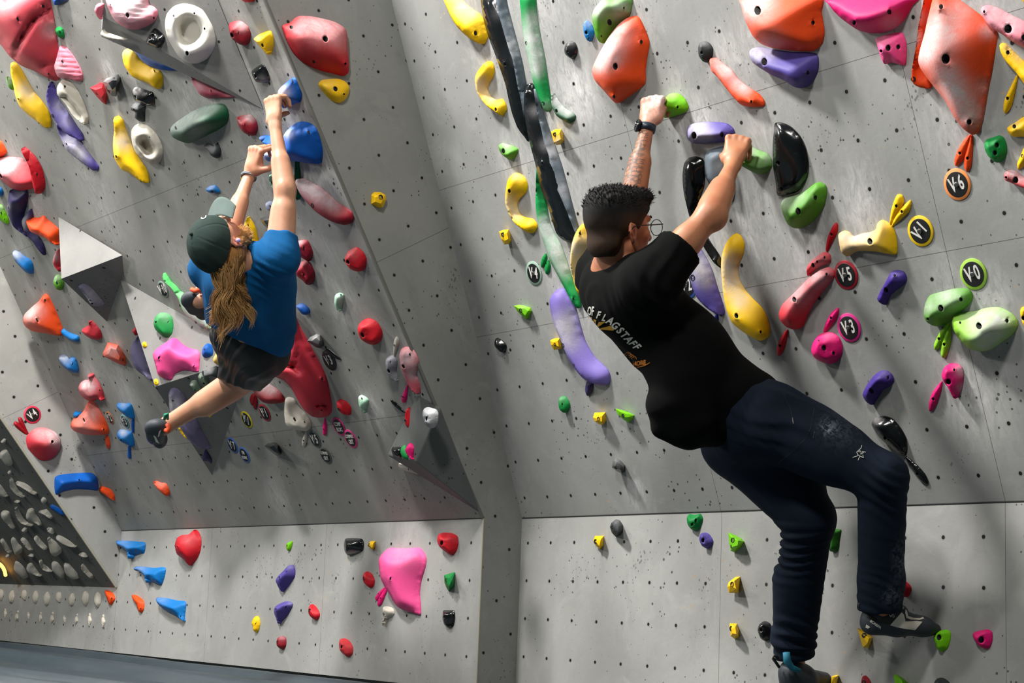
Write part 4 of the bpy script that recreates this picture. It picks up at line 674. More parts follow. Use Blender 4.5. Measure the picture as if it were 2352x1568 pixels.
def side(name, fc, yz, mat, th=.03):
    n = len(yz); uv_ = [fc.uv(np.array([fc.o[0], y, z])) for y, z in yz]; V = [(a, b, 0) for a, b in uv_]+[(a, b, -th) for a, b in uv_]
    F = [tuple(range(n)), tuple(range(2*n-1, n-1, -1))]+[(i, (i+1) % n, n+(i+1) % n, n+i) for i in range(n)]
    me = mesh(name, V, F, False); o = link(name, me, mat); o.matrix_world = fc.mat(fc.o); tag(o, kind='structure'); return o
tR, tL, tB = math.tan(TR), math.tan(TL), math.tan(math.radians(40))
zt = 3.4
WM = wall_mat('plywood_side', (), sv_('M', [(945, 564)]), base=(146, 148, 144), off=FA['M'].uv(FA['M'].hit(902.5, 246.7)))
side('wall_middle', FA['M'], [(DRR+.02, 0), (DRR+.02, ZR), (DRR+.02-(zt-ZR)*tR, zt), (DLL+.004-(zt-ZL)*tL, zt), (DLL+.004, ZL), (DLL+.004, 0)], WM)
WF = wall_mat('plywood_side_left', (), sv_('F', [(70, 930)]), base=(160, 160, 155), off=FA['F'].uv(FA['F'].hit(87, 886)), nutr=.008)
side('wall_far_left', FA['F'], [(DLL+.02, .363), (DLL+.02, ZL), (DLL+.02-(zt-ZL)*tL, zt), (DLL+.005-(zt-.363)*tB, zt), (DLL+.005, .363)], WF)
# panel edge strips along the arris of the left wall and of the board
def strip(name, p0, p1, w, mat):
    p0, p1 = np.array(p0), np.array(p1); d = p1-p0; L = np.linalg.norm(d)
    bm = bmesh.new(); bmesh.ops.create_cube(bm, size=1); bmesh.ops.scale(bm, vec=(w, w, L), verts=bm.verts); bmesh.ops.bevel(bm, geom=list(bm.edges), offset=w*.2, segments=1, affect='EDGES')
    me = bpy.data.meshes.new(name); bm.to_mesh(me); bm.free(); o = link(name, me, mat); o.matrix_world = Matrix.Translation(Vector((p0+p1)/2))@Vector(d).to_track_quat('Z', 'X').to_matrix().to_4x4(); tag(o, kind='structure'); return o
M_GAP = plain('gap_dark', rgb(34, 35, 34), .8)
strip('trim_4', (X1+.002, DRR, ZR), (2.0, DRR, ZR), .0045, M_GAP)
strip('trim_5', (X0, DLL, ZL), (X1-.001, DLL, ZL), .004, M_GAP)
M_EDGE2 = plain('edge_ply_light', rgb(150, 146, 130), .7)
M_EDGE = plain('edge_ply', rgb(104, 104, 98), .7)
strip('trim_1', (X1-.005, DLL-.002, ZL), (X1-.005, DLL-.002-(zt-ZL)*tL, zt), .012, M_EDGE)
strip('trim_2', (X1-.002, DLL+.001, 0), (X1-.002, DLL+.001, ZL), .008, M_EDGE2)
M_EDGE2 = plain('edge_ply_light', rgb(150, 146, 130), .7)
strip('trim_3', (X0-.005, DLL-.002, .363), (X0-.005, DLL-.002-(zt-.363)*tB, zt), .012, M_EDGE2)

# ------------------------------------------------------------ crash mat floor
def mat_floor():
    k = NT('mat_vinyl'); co = k.co(); n1 = k.noise(k.scale(co, (1, 6, 1)), 3, 4, .6); n2 = k.noise(co, 90, 3)
    c = k.mix(n1, rgb(40, 52, 58), rgb(58, 70, 76)); c = k.mix(k.math('MULTIPLY', n2, .3), c, rgb(40, 50, 56))
    k.bump(k.math('ADD', n1, k.math('MULTIPLY', n2, .2)), .5, .004); m = k.out(c, .45)
    nx, ny = 70, 560; V = []; F = []
    xs = np.linspace(-13.2, -.2, nx); ys = np.linspace(-3.0, 4.3, ny)
    for j, y in enumerate(ys):
        for i, x in enumerate(xs):
            w = 0
            for c0, a, sg, ph in ((3.66, .030, .07, .3), (3.36, .026, .06, 1.4), (3.05, .045, .09, .2), (2.62, .035, .07, 2.6), (2.25, .050, .10, 2.2), (1.75, .035, .08, 4.0), (1.3, .05, .12, .9), (.5, .04, .14, 3.1)):
                yy = c0+.10*math.sin(x*.55+ph)+.035*math.sin(x*1.9+ph*2)+.012*math.sin(x*6+ph); q = (y-yy)/sg; w += a*math.exp(-q*q)-a*1.1*math.exp(-((y-yy+sg*.9)/(sg*.28))**2); w *= min(1, max(0, (3.95-y)/.15))
            V.append((x, y, -.018+w))
    for j in range(ny-1):
        for i in range(nx-1): F.append((j*nx+i, j*nx+i+1, (j+1)*nx+i+1, (j+1)*nx+i))
    b = len(V); V += [(-13.2, -3, -.3), (-.2, -3, -.3), (-.2, 4.3, -.3), (-13.2, 4.3, -.3)]; F.append((b+3, b+2, b+1, b))
    c4 = [0, nx-1, nx*ny-1, nx*(ny-1)]
    me = mesh('floor', V, F); o = link('floor', me, m); tag(o, kind='structure')
mat_floor()

# ------------------------------------------------------------ grey volumes on the left wall
M_VOL = wall_mat('volume_grey', base=(132, 131, 128), nut=.21, nutr=.006)
M_VOL2 = wall_mat('volume_dark', base=(98, 101, 98), nut=.21, nutr=.005)
L = FA['L']
def face_facet(a, b, c):
    A, B, C = [L.hit(*q) for q in (a, b, c)]; n = np.cross(B-A, C-A); n /= np.linalg.norm(n)
    if n@(CAM-A) < 0: n = -n
    return Facet((A+B+C)/3, n, B-A)
def vol(verts, label, mat, bev=.006):
    o = hull('wall_volume', L, mat, verts, bev, 2); tag(o, label, 'climbing volume'); return o
v1A, v1B, v1D, v1C = (134, 498, 0), (281, 586, 0.03), (245, 738, 0), (141, 640, .20)
vol([v1A, v1B, v1D, v1C, (284, 632, 0)], 'pale grey triangular pyramid volume with a dark underside, left of the cap', M_VOL)
v2A, v2B, v2D, v2C = (275, 640, 0), (582, 815, 0), (487, 1091, 0), (356, 888, .22)
vol([v2A, v2B, v2D, v2C], 'long pale triangular volume holding the pink sloper, behind the bare leg', M_VOL)
v3a, v3b, v3c = (237, 38, .16), (604, 251, .004), (438, -150, .004)
f3 = face_facet(v3a, v3b, v3c); v3e = f3.hit(228, -150)
vol([v3a, v3b, v3c, (0, 0, v3e), (233, 84, .125), (0, 0, L.at(*L.uv(L.hit(233, 84, .125)))), (600, 249, 0), (438, -150, 0), (0, 0, L.at(*L.uv(v3e)))], 'large grey volume at the top edge carrying the ring hold', M_VOL)
v4A, v4L, v4T, v4R, v4E = (957, 908, .004), (889, 1045, .02), (1106, 1180, .004), (955, 1060, .11), (1012, 935, .004)
vol([v4A, v4L, v4T, v4R, v4E], 'grey wedge volume in the lower right corner of the overhanging wall', M_VOL2)
FA['V1D'] = face_facet(v1C, v1B, v1D); FA['V2'] = face_facet(v2A, v2B, v2C); FA['V2D'] = face_facet(v2C, v2B, v2D)
FA['V3'] = face_facet(v3a, v3b, v3c); FA['V4'] = face_facet(v4A, v4L, v4R)

# ------------------------------------------------------------ climbing holds
CAT = {'wall_volume': 'climbing volume', 'marker_tag': 'route marker', 'start_arrow': 'route marker'}
SHARP = {'yellow_cube', 'angular_crimp'}
for hd in HOLDS:
    nm, fc, col, Hc, cr = hd[:5]; lab = hd[-1]
    bl = pts(hd[6], cr) if len(hd) > 6 and hd[6] and ',' in hd[6] and hd[6][0].isdigit() else []
    ch = pts(hd[7], cr) if len(hd) > 8 and hd[7] else []
    ch = [(c[0], c[1], c[2]/CROP[cr][2], c[3]) for c in ch]
    bl = [(b[0], b[1], (b[2] if len(b) > 2 else 5)*.001*(1.0 if fc != 'L' else 1.25)) for b in bl]
    f_ = FA[fc]; ol = pts(hd[5], cr); nm2 = 'climbing_hold' if nm == 'yellow_cube' else nm; nm2 = 'marker_tag' if nm == 'start_arrow' else nm2
    Hm = float(Hc)*.01
    if nm in SHARP:
        P = np.array(ol); c = P.mean(0); C3 = f_.hit(*c); dd = proj(C3+f_.n*Hm)[0]-proj(C3)[0]
        d1 = dd/np.linalg.norm(dd); s = (P-c)@d1; mx = s.max(); K = []
        for p, q in zip(P, s):
            hh = Hm*max(0, q/mx)*.6; K.append((p[0], p[1], hh))
            if q > -.1*mx:  # foot hidden behind the raised corner
                pass
        top = [(c[0]+(p[0]-c[0])*.5, c[1]+(p[1]-c[1])*.5) for p in P]
        for x, y in top[::2]: K.append((x, y, Hm*.9))
        K2 = []
        for x, y, hh in K:
            K2.append((x, y, hh))
        o = hull(nm2, f_, hold_mat(col), K2, .0025, 2)
        # feet of raised corners
        bpy.context.view_layer.update(); m3 = o.data.copy(); m3.transform(o.matrix_world); add_bolts(o, m3, f_, [(b[0], b[1], max(b[2], .007)) for b in bl]); bpy.data.meshes.remove(m3)
        at = o.data.attributes.new('chalk', 'FLOAT', 'POINT'); W3 = proj(np.array([o.matrix_world@v.co for v in o.data.vertices])); val = np.zeros(len(W3))
        for x, y, r, s_ in ch: val = np.maximum(val, s_*np.exp(-(np.linalg.norm(W3-[x, y], axis=1)/r)**2))
        at.data.foreach_set('value', val.astype(np.float32))
    else:
        gr = []
        if lab.startswith('huge salmon'): gr = [(pts('450,75 300,180 200,330 150,430 140,500', 'a'), .016, 5), (pts('150,430 250,230 320,150', 'a'), .010, 5), (pts('0,370 60,450 130,500 200,590', 'a'), .010, 6), (pts('-20,30 60,20 120,-40', 'a'), .008, 6), (pts('330,630 400,590 470,560', 'a'), .006, 5)]
        if lab.startswith('giant dark salmon'): gr = [(pts('170,560 220,540 280,555 330,600', 'h'), .02, 6), (pts('310,540 315,460 330,400', 'h'), .008, 3), (pts('510,905 560,900 600,920 630,910', 'h'), .01, 3), (pts('510,905 515,960', 'h'), .006, 3)]
        if lab.startswith('big off white'): gr = [(pts('1690,225 1700,250 1720,290 1700,320', 'a'), .09, 17)]
        if lab.startswith('grey white ring'): gr = [(pts('1300,1290 1340,1350', 'a'), .06, 11)]
        if lab.startswith('bone coloured ring'): gr = [(pts('580,900 640,980 690,1050', 'a'), .05, 7)]
        if lab.startswith('pink textured') or lab.startswith('pale pink sloper'):
            gr = [([(ol[0][0]-40, y), (ol[0][0]+140, y+14)], .003, 1.2) for y in np.arange(min(p[1] for p in ol), max(p[1] for p in ol), 11)]
        thin = nm in ('marker_tag', 'start_arrow')
        o = relief(nm2, f_, col, ol, Hm, bl, ch, holes=(max(np.ptp(np.array(ol), axis=0)) > 34), lean=.35 if thin else .5, grooves=gr)
    tag(o, lab, CAT.get(nm, 'climbing hold'))
    if nm in ('marker_tag',) or (nm == 'start_arrow'): pass
# training board holds
B = FA['B']; order = {}
WORD = ['first', 'second', 'third', 'fourth', 'fifth', 'sixth', 'seventh', 'eighth', 'ninth', 'tenth']
for ln in BOARD_TXT.strip().split('\n'):
    row, ol = ln.split('|'); i = order.get(row, 0); order[row] = i+1
    o = relief('board_hold', B, 'whiteh', pts(ol, 't'), .05, (), [(pts(ol, 't')[0][0]+6, pts(ol, 't')[0][1]+4, 7, .6)], lean=.5)
    tag(o, 'white moulded hold on the dark board, %s from the right in the %s' % (WORD[i], row), 'climbing hold', 'white holds on the dark training board')
K = FA['KL']
protos = [relief('foot_chip', K, 'bone', pts('720,930 735,880 755,868 775,900 773,950 755,985 735,975', 'e'), .035, (), ()),
          relief('foot_chip', K, 'bone', pts('778,1090 790,1040 802,1075 808,1100 790,1140 778,1115', 'e'), .025, (), ())]
for r_, (pr, xs, nmr) in enumerate(((protos[0], [(655, 918), (553, 920), (450, 918), (360, 915), (272, 905), (185, 900), (90, 896), (5, 893)], 'upper'), (protos[1], [(687, 1080), (587, 1070), (495, 1083), (400, 1062), (310, 1060), (218, 1055), (130, 1045), (40, 1035)], 'lower'))):
    tag(pr, 'bone foot chip, first from the right in the %s row on the far left kicker' % nmr, 'climbing hold', 'white foot chips on the far left kicker')
    for i, (x, y) in enumerate(xs):
        q = pts('%g,%g' % (x, y), 'e')[0]; p = K.hit(*q)
        c = pr.copy(); COL.objects.link(c); sc = 1-.15*((i*7) % 3)/2*(1 if r_ == 0 else 1.8)
        c.matrix_world = Matrix.Translation(Vector(p))@Matrix.Rotation(.5*math.sin(i*2.3), 4, 'Y')@(Matrix.Translation(-pr.matrix_world.translation)@pr.matrix_world)@Matrix.Scale(sc, 4)
        tag(c, 'bone foot chip, %s from the right in the %s row on the far left kicker' % (WORD[i+1], nmr), 'climbing hold', 'white foot chips on the far left kicker')
# glowing amber strip light at the left edge
k = NT('amber_light'); k.b.inputs['Emission Color'].default_value = (1, .45, .06, 1); k.b.inputs['Emission Strength'].default_value = 6; k.out(rgb(255, 180, 60), .4)
V = []; F = []; path = [B.hit(*pts(w, 't')[0][:2], .03) for w in ('-60,1040', '-20,1050', '20,1080', '60,1130', '85,1190', '100,1260')]
for j, p in enumerate(path):
    t = path[min(j+1, len(path)-1)]-path[max(j-1, 0)]; t /= np.linalg.norm(t); a = np.cross(t, B.n); a /= np.linalg.norm(a)
    for i in range(10): V.append(p+.011*(a*math.cos(.628*i)+B.n*math.sin(.628*i)))
for j in range(len(path)-1):
    for i in range(10): F.append((j*10+i, j*10+(i+1) % 10, (j+1)*10+(i+1) % 10, (j+1)*10+i))
F += [tuple(range(10)), tuple(range(len(V)-10, len(V)))]
me = mesh('strip_light', V, F); Mx = recenter(me, path[2]); o = link('strip_light', me, k.m); o.matrix_world = Mx; tag(o, 'small glowing amber curved light at the left edge on the dark board', 'light')

# ------------------------------------------------------------ grade discs
M_DISC = plain('disc_black', rgb(16, 17, 18), .5); M_INK = plain('disc_lettering', rgb(214, 212, 206), .6)
def text_mesh(s, size, bold=.0, font_x=1.0, shear=0):
    cu = bpy.data.curves.new('t', 'FONT'); cu.body = s; cu.size = size; cu.align_x = 'CENTER'; cu.align_y = 'CENTER'; cu.offset = bold; cu.shear = shear; cu.resolution_u = 3; cu.extrude = .0005
    ob = bpy.data.objects.new('t', cu); COL.objects.link(ob); bpy.context.view_layer.update()
    me = bpy.data.meshes.new_from_object(ob.evaluated_get(bpy.context.evaluated_depsgraph_get())); bpy.data.objects.remove(ob)
    me.transform(Matrix.Diagonal((font_x, 1, 1, 1))); return me
def disc(fc, x, y, ring, lines, rot, label, r=.047, bolt=True, ts=.062):
    f_ = FA[fc]; p = f_.hit(x, y); rm = plain('disc_ring', rgb(*ring), .5)
    def cyl(r0, h0, h1, r1=0):
        V = []; F = []; N = 40
        prof = [(r0, h0), (r0, h1*.8+h0*.2), (r0-.001, h1), (r1 if r1 else .0005, h1)]+([(r1, h0)] if r1 else [])
        for rr, hh in prof:
            for i in range(N): a = 2*math.pi*i/N; V.append((rr*math.cos(a), rr*math.sin(a), hh))
        for j in range(len(prof)-1):
            for i in range(N): F.append((j*N+i, j*N+(i+1) % N, (j+1)*N+(i+1) % N, (j+1)*N+i))
        if not r1: F.append(tuple(range(N)))
        return V, F
    M = f_.mat(p)@Matrix.Rotation(math.radians(rot), 4, 'Z')
    root = link('grade_disc', mesh('grade_disc', *cyl(r, -.001, .003)), rm); root.matrix_world = M
    c = link('disc_face', mesh('disc_face', *cyl(r*.8, .003, .0042)), M_DISC); c.parent = root
    for i, (s, dy, sz) in enumerate(lines):
        tm = text_mesh(s, sz, sz*.022, .62 if len(s) < 4 else .7); tm.materials.append(M_INK); t = link('lettering', tm); t.parent = root; t.location = (0, dy, .0046)
    if bolt:
        b = link('bolt', mesh('bolt', *cyl(.008, .004, .009)), M_BOLT); b.parent = root
    tag(root, label, 'grade disc'); return root
V_ = lambda s: [(s, 0, .060)]
disc('R', 2199.5, 423, (246, 150, 80), V_('V·6'), 8, 'orange ringed grade disc reading V6 below the giant orange triangle')
disc('R', 2115, 530, (240, 200, 20), V_('V·1'), 40, 'yellow ringed grade disc reading V1 beside the yellow bone jug')
disc('R', 2236.5, 629, (160, 205, 70), V_('V·0'), 8, 'lime ringed grade disc reading V0 above the green slopers')
disc('R', 1944, 631, (165, 22, 44), V_('V·5'), 0, 'red ringed grade disc reading V5 at the tip of the dusty red sausage')
disc('R', 1951, 752, (225, 45, 140), V_('V·3'), 4, 'magenta ringed grade disc reading V3 above right of the pink three hole dome')
disc('R', 1227, 627, (150, 180, 160), V_('V·4'), -12, 'mint ringed grade disc reading V4 beside the two green teardrop markers')
disc('R', 1578, 655, (60, 110, 200), V_('V·2'), 0, 'blue ringed grade disc mostly hidden behind the black sleeve')
disc('F', 74, 952, (200, 40, 70), V_('V·4'), 12, 'red ringed grade disc reading V4 on the left side panel', r=.05)
disc('L', 375, 664, (120, 140, 130), V_('V·10'), 0, 'grey ringed grade disc reading V10 beside the green crescent rail', r=.043, ts=.05)
disc('L', 757, 827, (20, 22, 22), V_('V·3'), 2, 'all black grade disc reading V3 beside the dark salmon lobe', r=.047)
disc('L', 608.5, 947, (165, 30, 48), V_('V·1'), -4, 'red ringed grade disc reading V1 under the dark red torpedo', r=.044)
disc('L', 567, 963, (200, 185, 20), V_('V·1'), -30, 'yellow ringed grade disc left of the red ringed one, below the black shorts', r=.044)
disc('L', 535, 1022, (60, 100, 175), V_('V·7'), -12, 'blue ringed grade disc reading V7, upper of the blue pair', r=.042)
disc('L', 562, 1044, (70, 115, 190), [('UN', .012, .026), ('KOMIC', -.014, .022)], -10, 'blue ringed disc with two small words, lower of the blue pair', r=.042, bolt=False)
disc('L', 724, 1008, (92, 100, 96), V_('V·5'), -4, 'grey ringed grade disc under the bone coloured sloper', r=.042)
disc('L', 748.5, 1045, (92, 100, 96), [('CORNER', .012, .021), ('OUT', -.014, .026)], -6, 'grey ringed disc with two small words below the other grey disc', r=.042, bolt=False)
disc('L', 779, 979, (205, 50, 120), [('COMP', .012, .026), ('BLOC', -.014, .026)], -4, 'magenta ringed disc with two small words, upper of the magenta pair', r=.044, bolt=False)
disc('L', 806, 1007, (215, 60, 130), [('CORNER', .012, .022), ('OUT', -.014, .028)], -4, 'magenta ringed disc with two small words, lower of the magenta pair', r=.044, bolt=False)
disc('L', 252.5, 959, (190, 120, 80), V_('V·2'), 0, 'copper ringed grade disc right of the orange nose jug', r=.038)
disc('L', 287, 967, (110, 165, 170), V_('V·3'), 0, 'teal ringed grade disc behind the stacked teal blue holds', r=.04)

# ------------------------------------------------------------ body building: blended distance field turned into one surface
def PZ(x, y, z): return CAM+ray(x, y)*z
def nrm(v): v = np.array(v, float); return v/np.linalg.norm(v)
class Field:
    def __init__(s, lo, hi, res):
        s.lo = np.array(lo, float); s.res = res; s.n = np.ceil((np.array(hi)-s.lo)/res).astype(int)+1
        s.f = np.full(s.n, 1.0, np.float32)
    def _box(s, lo, hi, pad):
        a = np.maximum(0, np.floor((np.array(lo)-pad-s.lo)/s.res).astype(int)); b = np.minimum(s.n, np.ceil((np.array(hi)+pad-s.lo)/s.res).astype(int)+1)
        if (b <= a).any(): return None
        sl = tuple(slice(i, j) for i, j in zip(a, b))
        g = np.meshgrid(*[(np.arange(i, j)*s.res+l).astype(np.float32) for i, j, l in zip(a, b, s.lo)], indexing='ij')
        return sl, np.stack(g, -1)
    def _put(s, sl, d, k, sub):
        f = s.f[sl]
        if sub: h = np.clip(.5-.5*(f+d)/max(k, 1e-5), 0, 1); s.f[sl] = f*(1-h)+(-d)*h+k*h*(1-h) if k > 0 else np.maximum(f, -d)
        else: h = np.clip(.5+.5*(f-d)/max(k, 1e-5), 0, 1); s.f[sl] = f*(1-h)+d*h-k*h*(1-h)
    def cap(s, a, b, ra, rb, k=.015, sub=False, flat=None):
        a, b = np.array(a, float), np.array(b, float); m = max(ra, rb)
        r = s._box(np.minimum(a, b)-m, np.maximum(a, b)+m, k+.02)
        if r is None: return
        sl, X = r; ab = (b-a).astype(np.float32); L2 = max(float(ab@ab), 1e-9); Y = X-a.astype(np.float32); t = np.clip((Y@ab)/L2, 0, 1)
        q = Y-t[..., None]*ab
        if flat is not None:
            ax, fac = flat; ax = nrm(ax).astype(np.float32); q = q+ax*((q@ax)*(1/fac-1))[..., None]
        s._put(sl, np.linalg.norm(q, axis=-1)-(ra+(rb-ra)*t), k, sub)
    def ell(s, c, axes, rad, k=.015, sub=False):
        c = np.array(c, float); rad = np.array(rad, float); m = rad.max(); r = s._box(c-m, c+m, k+.02)
        if r is None: return
        sl, X = r; A = np.array([nrm(a) for a in axes], np.float32); q = (X-c.astype(np.float32))@A.T; q1 = q/rad.astype(np.float32)
        l1 = np.linalg.norm(q1, axis=-1); l2 = np.linalg.norm(q1/rad.astype(np.float32), axis=-1)+1e-6
        s._put(sl, l1*(l1-1)/l2, k, sub)
    def half(s, p, n, ctr, R):
        """cut away everything beyond the plane (p, n) inside a ball"""
        r = s._box(np.array(ctr)-R, np.array(ctr)+R, 0)
        if r is None: return
        sl, X = r; n = nrm(n).astype(np.float32); d = (X-np.array(p, np.float32))@n; ball = np.linalg.norm(X-np.array(ctr, np.float32), axis=-1)-R
        s.f[sl] = np.maximum(s.f[sl], np.minimum(d, -ball))
    def mesh(s, smooth=2, cut=None):
        f = s.f; S = f < 0; n = s.n
        c = np.zeros(n-1, np.uint8)
        for i in (0, 1):
            for j in (0, 1):
                for k in (0, 1): c += S[i:n[0]-1+i, j:n[1]-1+j, k:n[2]-1+k]
        I = np.argwhere((c > 0) & (c < 8)); idx = np.full(n-1, -1, np.int32); idx[tuple(I.T)] = np.arange(len(I))
        acc = np.zeros((len(I), 3)); cnt = np.zeros(len(I))
        cor = [(i, j, k) for i in (0, 1) for j in (0, 1) for k in (0, 1)]
        for a in cor:
            for b in cor:
                if sum(abs(x-y) for x, y in zip(a, b)) == 1 and a < b:
                    fa = f[tuple((I+a).T)]; fb = f[tuple((I+b).T)]; m = (fa < 0) != (fb < 0)
                    t = fa[m]/(fa[m]-fb[m]); acc[m] += np.array(a)+t[:, None]*(np.array(b)-np.array(a)); cnt[m] += 1
        V = s.lo+(I+acc/cnt[:, None])*s.res
        Q = []
        for ax in range(3):
            u, w = [q for q in range(3) if q != ax]
            a = [slice(None)]*3; b = [slice(None)]*3; a[ax] = slice(0, -1); b[ax] = slice(1, None)
            E = np.argwhere(S[tuple(a)] != S[tuple(b)]); E = E[(E[:, u] > 0) & (E[:, w] > 0) & (E[:, u] < n[u]-1) & (E[:, w] < n[w]-1)]
            fl = S[tuple(E.T)]; du = np.zeros(3, int); du[u] = 1; dw = np.zeros(3, int); dw[w] = 1
            q = np.stack([idx[tuple((E-du-dw).T)], idx[tuple((E-dw).T)], idx[tuple(E.T)], idx[tuple((E-du).T)]], -1)
            flip = fl if ax != 1 else ~fl
            q[~flip] = q[~flip][:, ::-1]; Q.append(q)
        Q = np.concatenate(Q); Q = Q[(Q >= 0).all(1)]
        e = np.concatenate([Q[:, [0, 1]], Q[:, [1, 2]], Q[:, [2, 3]], Q[:, [3, 0]]])
        for it in range(smooth):
            A = np.zeros_like(V); B = np.zeros(len(V))
            for i, j in ((0, 1), (1, 0)): np.add.at(A, e[:, i], V[e[:, j]]); np.add.at(B, e[:, i], 1)
            V = V*.5+.5*A/B[:, None]
        return V, Q
def norms(V, Q):
    N = np.zeros_like(V); n = np.cross(V[Q[:, 2]]-V[Q[:, 0]], V[Q[:, 3]]-V[Q[:, 1]])
    for i in range(4): np.add.at(N, Q[:, i], n)
    return N/(np.linalg.norm(N, axis=1)[:, None]+1e-12)
def fold(V, N, Q, amp, axis, freq, seed=0, region=None, warp=.06):
    freq = freq*2.5; amp = amp*.62; warp = warp*.55
    """cloth folds: ridged waves running across axis"""
    rs = np.random.RandomState(seed); ax = nrm(axis); s = V@ax; w = np.zeros(len(V))
    for i in range(4):
        d = nrm(rs.randn(3)); w += warp*np.sin(V@d*(9+6*i)+rs.rand()*6)/(1+i*.5)
    h = 1-2*np.abs(np.sin((s+w)*freq)); h2 = np.sin((s*1.7+w*1.6)*freq*1.3+1.3)
    m = .5+.5*np.sin(V@nrm(rs.randn(3))*11+rs.rand()*6)
    g = amp*(h*.6+h2*.4)*m
    if region is not None: g = g*region
    return V+N*g[:, None]
def np_mesh(name, V, Q, attrs=None, smooth=True):
    me = bpy.data.meshes.new(name); me.vertices.add(len(V)); me.vertices.foreach_set('co', V.astype(np.float32).ravel())
    me.loops.add(Q.size); me.loops.foreach_set('vertex_index', Q.astype(np.int32).ravel()); me.polygons.add(len(Q))
    me.polygons.foreach_set('loop_start', np.arange(0, Q.size, Q.shape[1], dtype=np.int32)); me.update(calc_edges=True); me.validate()
    me.polygons.foreach_set('use_smooth', np.full(len(me.polygons), smooth))
    for k_, v in (attrs or {}).items():
        a = me.attributes.new(k_, 'FLOAT', 'POINT'); a.data.foreach_set('value', v.astype(np.float32))
    me.update(); return me
def tube(path, rad, N=8, caps=True):
    path = [np.array(p, float) for p in path]; V = []; F = []; a = None
    for j, p in enumerate(path):
        t = nrm(path[min(j+1, len(path)-1)]-path[max(j-1, 0)])
        if a is None: a = np.cross(t, (.31, .52, .79))
        a = nrm(a-t*(a@t)); b = np.cross(t, a); r = rad[j] if hasattr(rad, '__len__') else rad
        for i in range(N): q = 2*math.pi*i/N; V.append(p+r*(a*math.cos(q)+b*math.sin(q)))
    for j in range(len(path)-1):
        for i in range(N): F.append((j*N+i, j*N+(i+1) % N, (j+1)*N+(i+1) % N, (j+1)*N+i))
    if caps: F += [tuple(range(N))[::-1], tuple(range(len(V)-N, len(V)))]
    return V, F
def child(name, me, root, mat=None, label=None):
    if mat is not None and not me.materials: me.materials.append(mat)
    bpy.context.view_layer.update(); me.transform(root.matrix_world.inverted()); o = bpy.data.objects.new(name, me); COL.objects.link(o); o.parent = root
    if label: o['label'] = label
    return o
def bvh(V, Q): return BVHTree.FromPolygons([tuple(v) for v in V], [tuple(int(i) for i in q) for q in Q])
def decal(bv, polys, off=.0012, step=2.0):
    """thin printed film: outlines in the photograph dropped onto the cloth surface"""
    AV = []; AF = []
    for P in polys:
        P = np.array(P, float); P = P[::-1] if np.sum(P[:, 0]*np.roll(P[:, 1], -1)-np.roll(P[:, 0], -1)*P[:, 1]) < 0 else P; n = len(P); R_ = []
        for i in range(n):
            L = np.linalg.norm(P[(i+1) % n]-P[i]); m = max(1, int(L/step)); R_ += [P[i]+(P[(i+1) % n]-P[i])*j/m for j in range(m)]
        P = np.array(R_); n = len(P)
        g = np.array([(x, y) for y in np.arange(P[:, 1].min(), P[:, 1].max(), step) for x in np.arange(P[:, 0].min(), P[:, 0].max(), step)])
        if len(g): g = g[inside(P, g)]
        if len(g): g = g[np.sqrt(((g[:, None]-P[None])**2).sum(-1)).min(1) > step*.5]
        ap = [Vector(p) for p in P]+[Vector(q) for q in g]
        res = delaunay_2d_cdt(ap, [(i, (i+1) % n) for i in range(n)], [list(range(n))], 1, 1e-4)
        b = len(AV); ok = []
        for v in res[0]:
            d = ray(v[0], v[1]); L = np.linalg.norm(d); h = bv.ray_cast(Vector(CAM), Vector(d/L))
            if h[0] is None: AV.append((0, 0, 0)); ok.append(False)
            else:
                p = np.array(h[0]); nn = np.array(h[1]); nn = nn if nn@d < 0 else -nn; AV.append(tuple(p+nn*off)); ok.append(True)
        for f in res[2]:
            if all(ok[i] for i in f):
                pts3 = [np.array(AV[b+i]) for i in f]
                if max(np.linalg.norm(pts3[i]-pts3[i-1]) for i in range(len(f))) < .03: AF.append(tuple(b+i for i in f))
    used = sorted({i for f in AF for i in f}); mp = {u: i for i, u in enumerate(used)}
    V2 = [AV[u] for u in used]; F2 = [tuple(mp[i] for i in f) for f in AF]
    m = bpy.data.meshes.new('print'); m.from_pydata(V2, [], F2); m.update(); return m
def letter_polys(s, cx_, cy_, size, rot=0, fx=1.0, shear=0.0, bold=.03):
    me = text_mesh(s, size, size*bold, fx); out = []
    # outline loops of the flat front faces, y down for the photograph frame
    bm = bmesh.new(); bm.from_mesh(me); zt_ = max(v.co.z for v in bm.verts)
    fs = [f for f in bm.faces if all(abs(v.co.z-zt_) < 1e-5 for v in f.verts)]; c, s_ = math.cos(math.radians(rot)), math.sin(math.radians(rot))
    for f in fs:
        P = [];
        for v in f.verts:
            x, y = v.co.x+shear*v.co.y, -v.co.y; P.append((cx_+x*c-y*s_, cy_+x*s_+y*c))
        out.append(P)
    bm.free(); bpy.data.meshes.remove(me); return out
def stroke(path, w):
    P = np.array(path, float); out = []
    for a, b in zip(P[:-1], P[1:]):
        t = nrm(b-a); n = np.array([-t[1], t[0]])*w/2; out.append([a-n-t*w*.2, b-n+t*w*.2, b+n+t*w*.2, a+n-t*w*.2])
    return out

